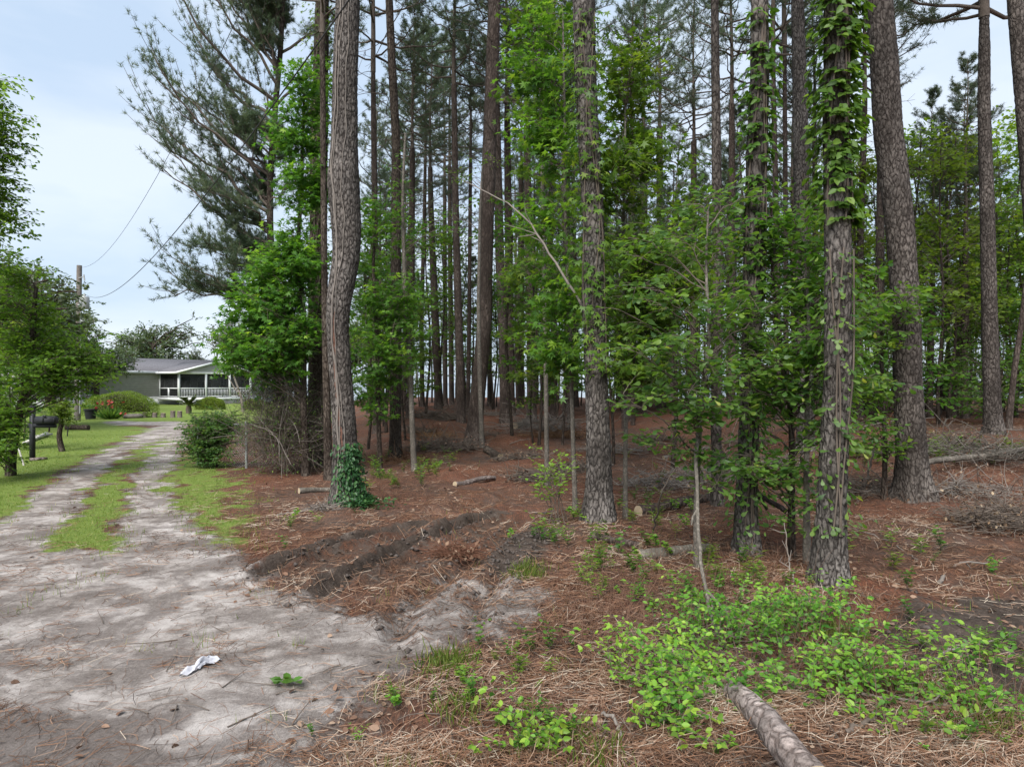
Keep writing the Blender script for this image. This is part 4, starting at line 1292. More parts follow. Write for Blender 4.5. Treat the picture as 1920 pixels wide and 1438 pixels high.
def ivy_at_base():
    b, P, rr, t0 = TR['A']
    r = np.random.default_rng(31)
    lf, wd = Geo(), Geo()
    n = 900
    z = r.uniform(0, 1, n) ** 1.4 * .95
    a = -pi / 2 + .75 + r.normal(size=n) * .55
    off = np.interp(z, P[:, 2], rr) * (1 + .3 * np.exp(-z / .25)) + r.uniform(.0, .10, n)
    o = np.stack([np.cos(a), np.sin(a), 0 * a], 1)
    pos = np.stack([np.interp(z, P[:, 2], P[:, 0]), np.interp(z, P[:, 2], P[:, 1]), z], 1) + o * off[:, None]
    ld = norm(o * .5 + np.array([0, 0, -.7]) + r.normal(size=(n, 3)) * .35)
    put_leaves(lf, 'ovate', pos, ld, norm(o + np.array([0, 0, .6]) + r.normal(size=(n, 3)) * .3), .07 * r.uniform(.6, 1.2, n), r.uniform(0, 1, n))
    n = 420
    x = .18 + np.abs(r.normal(size=n)) * .26
    y = -.30 + r.normal(size=n) * .16
    zg = H(b[0] + x, b[1] + y) - b[2]
    pos = np.stack([x, y, zg + r.uniform(.01, .13, n)], 1)
    put_leaves(lf, 'ovate', pos, norm(r.normal(size=(n, 3)) * np.array([1, 1, .3])), np.array([0, 0, 1.0]) + r.normal(size=(n, 3)) * .4, .065 * r.uniform(.6, 1.2, n), r.uniform(0, 1, n))
    for k in range(5):
        zz = np.linspace(0, .95, 10)
        aa = -pi / 2 + .75 + (k - 2) * .25 + .1 * np.sin(zz * 7 + k)
        p = np.stack([np.interp(zz, P[:, 2], P[:, 0]), np.interp(zz, P[:, 2], P[:, 1]), zz], 1)
        ro = np.interp(zz, P[:, 2], rr) * (1 + .3 * np.exp(-zz / .25)) + .012
        wd.tube(p + np.stack([np.cos(aa) * ro, np.sin(aa) * ro, 0 * aa], 1), .006, 4)
    t = thing('ivy_plant', b, 'dark green ivy spilling from the base of the big curving pine', 'ivy')
    obj('stem', wd, M['twig'], t)
    obj('foliage', lf, M['ivy'], t)['kind'] = 'stuff'
    # pale woody vine running up the trunk
    g = Geo()
    zz = np.linspace(.05, 11.5, 150)
    for k, (ph, rad_, a0) in enumerate(((0, .014, -.40), (.8, .008, -.28), (2.1, .007, .15))):
        aa = -pi / 2 + a0 + .20 * np.sin(zz * .8 + ph) + .06 * np.sin(zz * 4.1 + ph) + .04 * np.sin(zz * 9 + 2 * ph)
        p = np.stack([np.interp(zz, P[:, 2], P[:, 0]), np.interp(zz, P[:, 2], P[:, 1]), zz], 1)
        ro = np.interp(zz, P[:, 2], rr) * (1 + .35 * np.exp(-zz / .25)) + .012
        g.tube(p + np.stack([np.cos(aa) * ro, np.sin(aa) * ro, 0 * aa], 1), rad_, 6)
    tag(obj('woody_vine', g, M['deadtwig'], smooth=True, loc=b), 'pale bare vine stems running up the big curving pine', 'vine')
ivy_at_base()
def scar():
    b, P, rr, t = TR['A']
    zz = np.linspace(.75, 3.1, 40)
    r = np.random.default_rng(32)
    a0 = -pi / 2 - .12 + .12 * np.sin(zz * 2.2) + .03 * r.normal(size=40)
    wd_ = .16 * np.sin((zz - .75) / 2.35 * pi) ** .6 * (1 + .25 * r.normal(size=40)) + .02
    c = np.stack([np.interp(zz, P[:, 2], P[:, 0]), np.interp(zz, P[:, 2], P[:, 1]), zz], 1)
    ro = np.interp(zz, P[:, 2], rr) * (1 + .35 * np.exp(-zz / .22)) + .013
    rows = [c + np.stack([np.cos(a0 + k * wd_) * (ro - .02 * abs(k)), np.sin(a0 + k * wd_) * (ro - .02 * abs(k)), 0 * zz], 1) for k in (-1, -.4, .4, 1)]
    V = np.stack(rows, 1).reshape(-1, 3)
    i = (np.arange(39)[:, None] * 4 + np.arange(3)[None]).ravel()
    o = obj('bark_scar', Geo().add(V, quads=np.stack([i, i + 1, i + 5, i + 4], 1)), plain('raw_bark', (.12, .062, .045), .9, .45, 25), t, smooth=True)
    o['label'] = 'reddish strip of raw bark'
scar()

# ------------------------------------------------------------------ house
M['siding'] = plain('grey_siding', (.40, .388, .39), .7, .12, 3)
M['trim'] = plain('pale_trim', (.70, .71, .71), .6, .08, 3)
M['roof'] = plain('roof_shingles', (.115, .112, .122), .95, .3, 7)
M['dark'] = plain('dark_interior', (.03, .03, .03), .9)
M['deck'] = plain('deck_boards', (.42, .42, .41), .8, .15, 6)
M['pale_roof'] = plain('pale_roof_patch', (.42, .41, .36), .9)
M['screenm'] = newmat('porch_screen')[0]
_n = M['screenm'].node_tree
_b = _n.nodes['Principled BSDF']
_b.inputs['Base Color'].default_value = (.03, .032, .032, 1)
_tr = _n.nodes.new('ShaderNodeBsdfTransparent')
_mx = _n.nodes.new('ShaderNodeMixShader')
_mx.inputs[0].default_value = .55
_n.links.new(_tr.outputs[0], _mx.inputs[1])
_n.links.new(_b.outputs[0], _mx.inputs[2])
_n.links.new(_mx.outputs[0], _n.nodes['Material Output'].inputs[0])
M['glass'] = newmat('window_glass')[0]
_b = M['glass'].node_tree.nodes['Principled BSDF']
_b.inputs['Base Color'].default_value = (.05, .06, .065, 1)
_b.inputs['Roughness'].default_value = .08
_b.inputs['Specular IOR Level'].default_value = .6
M['curtain'] = plain('pale_curtain', (.45, .46, .45), .8)

def house():
    t = thing('house', (-36.7, 71.0, 0.0), 'grey sided single-storey house with a gabled screened porch beyond the driveway', 'house', rotz=R(52))
    FL, EV = .69, 3.32
    def part(nm, g, mat, p=t, **kw):
        return obj(nm, g, M[mat], p, **kw)
    # lapped siding wall
    def laps(x0, x1, y, z0, z1, step=.2):
        g = Geo()
        z = z0
        while z < z1 - .01:
            e = min(z + step, z1)
            g.add([(x0, y - .028, z), (x1, y - .028, z), (x1, y - .004, e), (x0, y - .004, e), (x0, y, z), (x1, y, z)], quads=[(0, 1, 2, 3), (0, 4, 5, 1)])
            z = e
        return g
    part('wall_core', Geo().box((-12, 0.0, FL), (16, 8, EV)), 'siding')
    part('siding', laps(-12, 16, 0, FL, EV - .02), 'siding')['kind'] = 'stuff'
    part('skirting', Geo().box((-12, -.03, -.1), (16, 8, FL - .06)), 'trim')
    part('base_trim', Geo().box((-12.05, -.08, FL - .06), (16.05, -.032, FL + .06)), 'trim')
    # main roof
    g = Geo()
    for sgn in (0, 1):
        ya, yb = (-.45, 4.0) if not sgn else (8.45, 4.0)
        za, zb = 3.28, 4.78
        g.add([(-12.5, ya, za), (16.5, ya, za), (16.5, yb, zb), (-12.5, yb, zb), (-12.5, ya, za + .1), (16.5, ya, za + .1), (16.5, yb, zb + .1), (-12.5, yb, zb + .1)],
              quads=[(0, 3, 2, 1), (4, 5, 6, 7), (0, 1, 5, 4), (1, 2, 6, 5), (2, 3, 7, 6), (3, 0, 4, 7)])
    rf = part('roof', g, 'roof')
    for x in (-12, 16):
        part('gable_wall', Geo().prism([(x, 0, EV), (x, 8, EV), (x, 4, 4.7)], (.1 if x < 0 else -.1, 0, 0)), 'siding')
    part('fascia', Geo().box((-12.5, -.50, 3.2), (-.35, -.455, 3.42)), 'trim')
    part('fascia', Geo().box((8.4, -.50, 3.2), (16.5, -.455, 3.42)), 'trim')
    part('skylight_patch', Geo().add([(-5.2, .6, 3.76), (-3.2, .6, 3.76), (-2.4, 1.3, 4.0), (-4.2, 1.3, 4.0)], quads=[(0, 1, 2, 3)]), 'pale_roof', rf, loc=(0, 0, .02))
    for x, y in ((-5.0, 2.2), (-2.0, 3.2)):
        z = 3.38 + (y + .45) / 4.45 * 1.5
        part('vent_pipe', Geo().tube([(x, y, z - .1), (x, y, z + .32)], .07, 8).tube([(x, y, z + .3), (x, y, z + .38)], .12, 8), 'dark', rf)
    # porch
    W, DP = 7.8, 4.2
    part('porch_floor', Geo().box((-.1, -DP - .15, FL - .16), (W + .1, -.1, FL)), 'deck')
    part('deck_rim', Geo().box((-.14, -DP - .19, FL - .24), (W + .14, -DP - .15, FL + .02)), 'trim')
    part('deck_rim', Geo().box((-.18, -DP - .19, FL - .24), (-.14, -.1, FL + .02)), 'trim')
    xs = [0, 2.8, 5.4, W]
    for x in xs:
        part('porch_post', Geo().box((x - .09, -DP - .09, FL), (x + .09, -DP + .09, 3.12)), 'trim')
    for x, y in ((0, -.16), (0, -DP * .5), (W, -.16)):
        part('porch_post', Geo().box((x - .07, y - .07, FL), (x + .07, y + .07, 3.12 if y > -1 else FL + 1)), 'trim')
    part('header_beam', Geo().box((-.1, -DP - .1, 3.12), (W + .1, -DP + .1, 3.34)), 'trim')
    part('header_beam', Geo().box((-.1, -DP + .1, 3.12), (.1, -.05, 3.34)), 'trim')
    part('header_beam', Geo().box((W - .1, -DP + .1, 3.12), (W + .1, -.05, 3.34)), 'trim')
    bal = Geo().box((-.02, -.02, FL + .17), (.02, .02, FL + .93)).mesh('baluster')
    bal.materials.append(M['trim'])
    for a, c in zip(xs[:-1], xs[1:]):
        part('top_rail', Geo().box((a + .09, -DP - .05, FL + .93), (c - .09, -DP + .05, FL + 1.03)), 'trim')
        part('bottom_rail', Geo().box((a + .09, -DP - .04, FL + .09), (c - .09, -DP + .04, FL + .17)), 'trim')
        k = int((c - a - .2) / .16)
        for i in range(1, k):
            obj('baluster', bal, None, t, loc=(a + .09 + i * (c - a - .18) / k, -DP, 0))
        part('screen', Geo().box((a + .09, -DP + .06, FL + .02), (c - .09, -DP + .064, 3.12)), 'screenm')
    part('top_rail', Geo().box((-.05, -DP + .09, FL + .93), (.05, -.2, FL + 1.03)), 'trim')
    part('bottom_rail', Geo().box((-.04, -DP + .09, FL + .09), (.04, -.2, FL + .17)), 'trim')
    part('screen', Geo().box((.055, -DP + .09, FL + .02), (.059, -.2, 3.12)), 'screenm')
    # porch gable and roof
    apex, ev = 4.42, 3.34
    g = Geo()
    z = ev
    while z < apex - .1:
        e = min(z + .2, apex)
        def hw(zz): return (W / 2 + .1) * (apex - zz) / (apex - ev)
        g.add([(W / 2 - hw(z), -DP - .13, z), (W / 2 + hw(z), -DP - .13, z), (W / 2 + hw(e), -DP - .105, e), (W / 2 - hw(e), -DP - .105, e)], quads=[(0, 1, 2, 3)])
        z = e
    part('gable_siding', g, 'siding')['kind'] = 'stuff'
    g = Geo()
    for s in (-1, 1):
        xe = W / 2 + s * (W / 2 + .5)
        p = [(xe, -DP - .5, ev - .12), (W / 2, -DP - .5, apex + .02), (W / 2, 4.2, apex + .02), (xe, 1.2, ev - .12)]
        v = p + [(a, b_, c + .1) for a, b_, c in p]
        g.add(v, quads=[(0, 1, 2, 3), (4, 7, 6, 5), (0, 4, 5, 1), (1, 5, 6, 2), (2, 6, 7, 3), (3, 7, 4, 0)])
    part('porch_roof', g, 'roof')
    for s in (-1, 1):
        xe = W / 2 + s * (W / 2 + .55)
        part('bargeboard', Geo().prism([(xe, -DP - .56, ev - .2), (W / 2, -DP - .56, apex - .06), (W / 2, -DP - .56, apex + .13), (xe, -DP - .56, ev + .0)], (0, .055, 0)), 'trim')
        part('eave_board', Geo().box((xe - .03, -DP - .5, ev - .2), (xe + .03, -.5, ev + .0)), 'trim')
    # lattice under the deck
    g = Geo()
    for k in range(int(W / .14)):
        for s in (1, -1):
            x = k * .14
            x2 = x + s * .42
            a, c = np.clip(x, 0, W), np.clip(x2, 0, W)
            g.tube([(a, -DP - .12 + .01 * s, 0), (c, -DP - .12 + .01 * s, .44)], .015, 4, False)
    part('lattice', g, 'deck')['kind'] = 'stuff'
    # windows and door on the main wall
    def window(x0, x1, z0, z1, nm='window', rows=2, cols=2, fill='glass', arch=False):
        w_ = part(nm, Geo().box((x0, -.05, z0), (x1, -.034, z1)), fill)
        g = Geo()
        for a in (x0, x1):
            g.box((a - .05, -.10, z0 - .05), (a + .05, -.051, z1 + .05))
        for a in (z0, z1):
            g.box((x0 + .05, -.10, a - .05), (x1 - .05, -.051, a + .05))
        part('frame', g, 'trim', w_)
        for i in range(1, cols):
            a = x0 + (x1 - x0) * i / cols
            part('muntin', Geo().box((a - .02, -.08, z0 + .05), (a + .02, -.052, z1 - .05)), 'trim', w_)
        for i in range(1, rows):
            a = z0 + (z1 - z0) * i / rows
            part('muntin', Geo().box((x0 + .05, -.085, a - .02), (x1 - .05, -.053, a + .02)), 'trim', w_)
        if arch:
            th = np.linspace(0, pi, 14)
            part('arch_frame', Geo().tube(np.stack([(x0 + x1) / 2 + np.cos(th) * (x1 - x0) / 2, 0 * th - .08, z1 + np.sin(th) * .55], 1), .045, 5), 'trim', w_)
    window(-7.0, -6.1, FL + .35, FL + 2.1)
    window(-2.6 + 1.1, -2.6 + 1.15, FL + .5, FL + .55) if False else None
    window(.5, 1.4, FL + .75, FL + 1.9, rows=1, cols=1, fill='curtain')
    window(4.0, 5.6, FL + .75, FL + 1.7, rows=2, cols=2, arch=True)
    window(6.6, 7.4, FL + .9, FL + 2.0)
    window(9.4, 10.3, FL + .7, FL + 2.0)
    d = part('door', Geo().box((2.2, -.07, FL + .02), (3.2, -.034, FL + 2.1)), 'dark')
    part('door_frame', Geo().box((2.08, -.09, FL), (2.2, -.034, FL + 2.2)).box((3.2, -.09, FL), (3.32, -.034, FL + 2.2)), 'trim', d)
    part('door_handle', Geo().tube([(3.1, -.075, FL + 1.0), (3.1, -.15, FL + 1.0)], .03, 6), 'trim', d)
    # steps at the left bay
    for k in range(3):
        part('step', Geo().box((.3, -DP - .5 - .28 * k, 0), (1.5, -DP - .2 - .28 * k, .5 - .17 * k)), 'deck')
house()

# ------------------------------------------------------------------ utility pole and wires
M['pole'] = plain('weathered_pole', (.16, .14, .125), .9, .3, 6)
M['metal'] = plain('grey_metal', (.36, .37, .37), .5, .1, 4, .3)
M['galv'] = plain('galvanised_steel', (.34, .36, .37), .45, .1, 6, .5)
M['black'] = plain('black_paint', (.022, .023, .026), .55, .2, 5)
M['wire'] = plain('cable', (.045, .045, .048), .6)
def pole():
    b = on_ground(145, 39.0)
    t = thing('utility_pole', b, 'weathered wooden utility pole with a grey transformer beside the house', 'pole')
    z = np.linspace(-.2, 8.85, 12)
    obj('pole_shaft', Geo().tube(np.stack([.012 * z, 0 * z, z], 1), np.linspace(.17, .135, 12), 14), M['pole'], t, smooth=True)
    tx = np.array([.47, -.12, 0])
    g = Geo().tube([tx + (0, 0, 6.35), tx + (0, 0, 6.42), tx + (0, 0, 7.0), tx + (0, 0, 7.05)], [.22, .26, .26, .23], 18)
    tr = obj('transformer', g, M['metal'], t, smooth=False)
    obj('bushing', Geo().tube([tx + (0, 0, 7.05), tx + (0, 0, 7.14), tx + (0, 0, 7.2)], [.035, .06, .03], 8), M['metal'], tr)
    obj('mounting_bracket', Geo().box((.1, -.18, 6.55), (.26, -.06, 6.6)).box((.1, -.18, 6.85), (.26, -.06, 6.9)), M['metal'], tr)
    obj('cutout_arm', Geo().tube([(.1, -.1, 8.1), (.45, -.15, 8.18)], .025, 6).tube([(.45, -.15, 8.3), (.5, -.15, 7.95)], .04, 8), M['metal'], t)
    obj('conduit', Geo().tube([(.22, -.12, .4), (.26, -.12, 6.2)], .035, 8), M['metal'], t)
    obj('street_light_head', Geo().tube([(.3, -.2, 5.75), (.45, -.25, 5.85)], .02, 6).tube([(.45, -.25, 5.62), (.45, -.25, 5.8), (.45, -.25, 5.86)], [.14, .12, .05], 10), M['metal'], t)
    return b
PB = pole()
def wire(label, p0, p1, sag, rad):
    u = np.linspace(0, 1, 60)[:, None]
    p = p0 * (1 - u) + p1 * u
    p[:, 2] -= sag * 4 * u[:, 0] * (1 - u[:, 0])
    tag(obj('power_line', Geo().tube(p, rad, 6), M['wire'], smooth=True), label, 'cable')
WIRES = [
    ('thin power line from the pole top rising across the open sky', PB + np.array([.1, -.1, 8.75]), np.array([6.56, -3.93, 11.75]), 2.87, .006),
    ('thicker service cable from the transformer crossing the big pine', PB + np.array([.6, -.2, 7.15]), np.array([5.15, -3.17, 6.75]), 1.78, .009),
]
for wr_ in WIRES:
    wire(*wr_)

# ------------------------------------------------------------------ left side trees and yard
sapling('broadleaf_tree', 'light green leafy tree overhanging the mailbox at the left', 'tree', (20, 15.0),
        [(20, 880, 16), (40, 760, 14), (60, 650, 11), (70, 540, 6)],
        [(40, 590, 80, 60, .0, 1.0, 1.3), (125, 668, 80, 42, .2, .9, 1.5), (60, 675, 95, 50, -.4, .9, 1.6), (185, 670, 45, 50, .2, .7, .8), (-5, 760, 38, 60, -.8, .5, .9), (20, 520, 50, 60, 0, .9, .8), (-60, 640, 80, 120, 0, 1.0, .6), (-10, 835, 28, 40, -1.0, .4, .6), (160, 705, 60, 25, 0, .6, .6)],
        'ovate', 'yellowgreen', .095, seed=41, mains=23, subs=8, leaves=9, sublen=.40)
sapling('shrub', 'yellow-green shrub standing behind the mailbox', 'shrub', (118, 20.5), [(112, 818, 9), (116, 790, 7), (112, 750, 4)],
        [(105, 765, 32, 30, 0, .5, 1.0), (128, 770, 22, 30, .1, .4, .7)], 'ovate', 'yellowgreen', .065, seed=42, mains=20, subs=8, leaves=9, sublen=.22)
sapling('tall_oak', 'tall tree whose leaves enter at the upper left edge', 'tree', (-110, 13.0), [(-110, 900, 40), (-100, 500, 34), (-90, 200, 26), (-80, 60, 12)],
        [(-15, 200, 45, 60, 0, .8, 1.5), (-10, 290, 40, 80, 0, .8, 1.6), (-12, 390, 42, 60, 0, .8, 1.5), (-110, 250, 90, 180, .5, 1.5, 1.0), (-40, 500, 50, 50, .3, .8, .5)],
        'ovate', 'yellowgreen', .085, 'bark_dark', seed=43, mains=30, subs=8, leaves=9, sublen=.4)

def oak_model(seed, rad=5.0, hgt=9.0, mains=80, subs=10, leaves=11, size=.27, mat='liveoak', moss=0, flat=.8):
    r = np.random.default_rng(seed)
    z = np.linspace(0, hgt * .62, 20)
    P = np.stack([.25 * np.sin(z * .6 + seed), .2 * np.cos(z * .5), z], 1)
    P[:, :2] -= P[0, :2]
    tm = trunk_geo(P, np.linspace(.42, .16, 20) * hgt / 9, 12).mesh('trunk', True)
    tm.materials.append(M['bark_dark'])
    bl = []
    for k in range(9):
        a = k * 2.4
        q = rad * (.25 + .6 * ((k * .37) % 1))
        bl.append(((cos(a) * q, sin(a) * q, hgt * (.55 + .36 * ((k * .61) % 1)) - .04 * q), (rad * .36, rad * .36, hgt * .17), 1 / 9))
    wd, lf = broadleaf(r, P, np.full(20, .2), bl, 'quad', size, mains=mains, subs=subs, leaves=leaves, sublen=1.0, flat=flat, wr=.05, tmin=hgt * .22)
    wm, lm = wd.mesh('limbs', True), lf.mesh('crown')
    wm.materials.append(M['bark_dark'])
    lm.materials.append(M[mat])
    ms = None
    if moss:
        g = Geo()
        Ex = np.concatenate(lf.v)[r.integers(0, lf.n, moss)]
        n_ = len(Ex)
        ln = r.uniform(.5, 1.5, n_)
        wv = norm(r.normal(size=(n_, 3)) * np.array([1, 1, 0])) * .09
        V = np.stack([Ex - wv, Ex + wv, Ex - np.stack([0 * ln, 0 * ln, ln], 1) + r.normal(size=(n_, 3)) * .1], 1)
        g.add(V.reshape(-1, 3), tris=np.arange(n_ * 3).reshape(-1, 3), tint=r.uniform(0, 1, n_))
        ms = g.mesh('moss')
        ms.materials.append(M['moss'])
    return tm, wm, lm, ms
OAKS = [oak_model(500, moss=120), oak_model(501, mains=130, subs=11, leaves=13, size=.22, moss=60), oak_model(502, mains=60, subs=9, leaves=10, moss=160)]
def oak(k, px, D, label, sc, rz, group=None):
    b = on_ground(px, D)
    b[2] = max(b[2], -.3)
    t = thing('live_oak', b, label, 'tree', group, rz, sc)
    tm, wm, lm, ms = OAKS[k]
    obj('trunk', tm, None, t)
    obj('limbs', wm, None, t)
    obj('crown', lm, None, t)['kind'] = 'stuff'
    if ms: obj('moss', ms, None, t)['kind'] = 'stuff'
oak(0, 282, 96, 'open live oak with visible limbs rising behind the house roof', 1.3, .4)
oak(2, 378, 104, 'low live oak showing above the porch gable', .85, 2.0)
oak(2, 452, 78, 'mossy live oak right of the porch behind the thicket', 1.1, 1.0)
oak(1, -10, 46, 'dense dark oak behind the light green tree at left', 1.3, 3.0)
oak(1, 95, 60, 'oak with a rounded crown left behind the utility pole', 1.05, 5.0)
oak(0, 178, 64, 'sparse mossy oak between the pole and the house', .8, 2.6)
oak(1, -60, 30, 'oak at the far left edge behind the mailbox tree', 1.0, 1.6)
oak(1, 560, 62, 'dark oak behind the bushy sweetgum', .95, 4.0)
oak(0, 640, 52, 'oak showing through the gap behind the big curving pine', .85, .9)

def hedge(label, px, py, wpx, hpx, seed):
    b = G(px, py)
    D = b[1]
    rx, rz_ = wpx / 2 / F * D, hpx / F * D
    r = np.random.default_rng(seed)
    n = 15000
    u = rdir(n, r)
    u[:, 2] = np.abs(u[:, 2]) * 1.0 - .12
    lump = 1 + .05 * np.sin(u[:, 0] * 7 + seed) + .04 * np.sin(u[:, 1] * 9)
    # flattened dome: superellipse
    p = np.sign(u) * np.abs(u) ** .8
    pos = p * np.array([rx, rx * .62, rz_ * .86]) * lump[:, None] * r.uniform(.93, 1.02, n)[:, None] + np.array([0, 0, rz_ * .2])
    t = thing('clipped_hedge', b, label, 'hedge')
    lf = Geo()
    put_leaves(lf, 'quad', pos, norm(u * .6 + r.normal(size=(n, 3)) * .6), norm(u + r.normal(size=(n, 3)) * .5), .062 * r.uniform(.6, 1.3, n), np.clip(r.normal(size=n) * .2 + .45, 0, 1))
    obj('foliage', lf, M['hedge'], t)['kind'] = 'stuff'
    g = Geo()
    for k in range(7):
        a = k * .9
        g.tube([(cos(a) * .12, sin(a) * .1, -.05), (cos(a) * rx * .3, sin(a) * rx * .2, rz_ * .35), (cos(a) * rx * .6, sin(a) * rx * .38, rz_ * .8)], [.05, .035, .015], 6)
    # dense twiggy heart that stops light
    uu = rdir(500, r)
    uu[:, 2] = np.abs(uu[:, 2])
    B = np.stack([uu * .2 * np.array([rx, rx * .6, rz_]) + np.array([0, 0, .2 * rz_]), uu * .84 * np.array([rx, rx * .6, rz_ * .85]) + np.array([0, 0, .2 * rz_])], 1)
    v, q = tubes(B, np.full((500, 2), .045), 3)
    g.add(v, quads=q)
    obj('stem', g, M['twig'], t)
hedge('wide rounded clipped hedge left of the lawn in front of the house', 226, 781, 126, 46, 51)
hedge('small clipped round hedge before the porch beside the sago palm', 394, 768, 50, 23, 52)
hedge('low clipped hedge before the porch right end', 474, 768, 40, 19, 53)

def sago(label, b, L, n, seed, trunk_h=.5):
    r = np.random.default_rng(seed)
    t = thing('sago_palm', b, label, 'palm')
    obj('trunk', Geo().tube([(0, 0, -.05), (0, 0, trunk_h * .5), (0, 0, trunk_h)], [.18, .2, .15], 10), M['twig'], t)
    for k in range(n):
        a = k * 2.4 + r.uniform(-.2, .2)
        el = r.uniform(.15, 1.15)
        l = L * r.uniform(.8, 1.1)
        d = np.array([cos(a) * cos(el), sin(a) * cos(el), sin(el)])
        s = np.array([0, 0, trunk_h])
        P = bez(s[None], (s + d * l * .6)[None], (s + d * l * .95 - np.array([0, 0, .35 * l * cos(el)]))[None], 9)[0]
        g = Geo().tube(P, np.linspace(.018, .006, 9), 4)
        m = 44
        u = np.linspace(.12, 1, m // 2)
        pp = np.stack([np.interp(u, np.linspace(0, 1, 9), P[:, i]) for i in range(3)], 1)
        pp = np.concatenate([pp, pp])
        tg = np.tile(d, (m, 1))
        sd = norm(np.cross(tg, np.array([0, 0, 1.0]))) * np.where(np.arange(m) < m // 2, 1, -1)[:, None]
        put_leaves(g, 'lance', pp, sd + tg * .6 + np.array([0, 0, .25]), np.tile([0, 0, 1.0], (m, 1)), np.full(m, .26 * L), r.uniform(0, 1, m))
        obj('frond', g, M['sago'], t)
sago('sago palm with stiff arching fronds on the lawn before the porch', G(354, 775), .95, 22, 61, .55)
sago('small palm showing drooping grey fronds behind the fence shrub', G(372, 846), .62, 14, 62, .3)

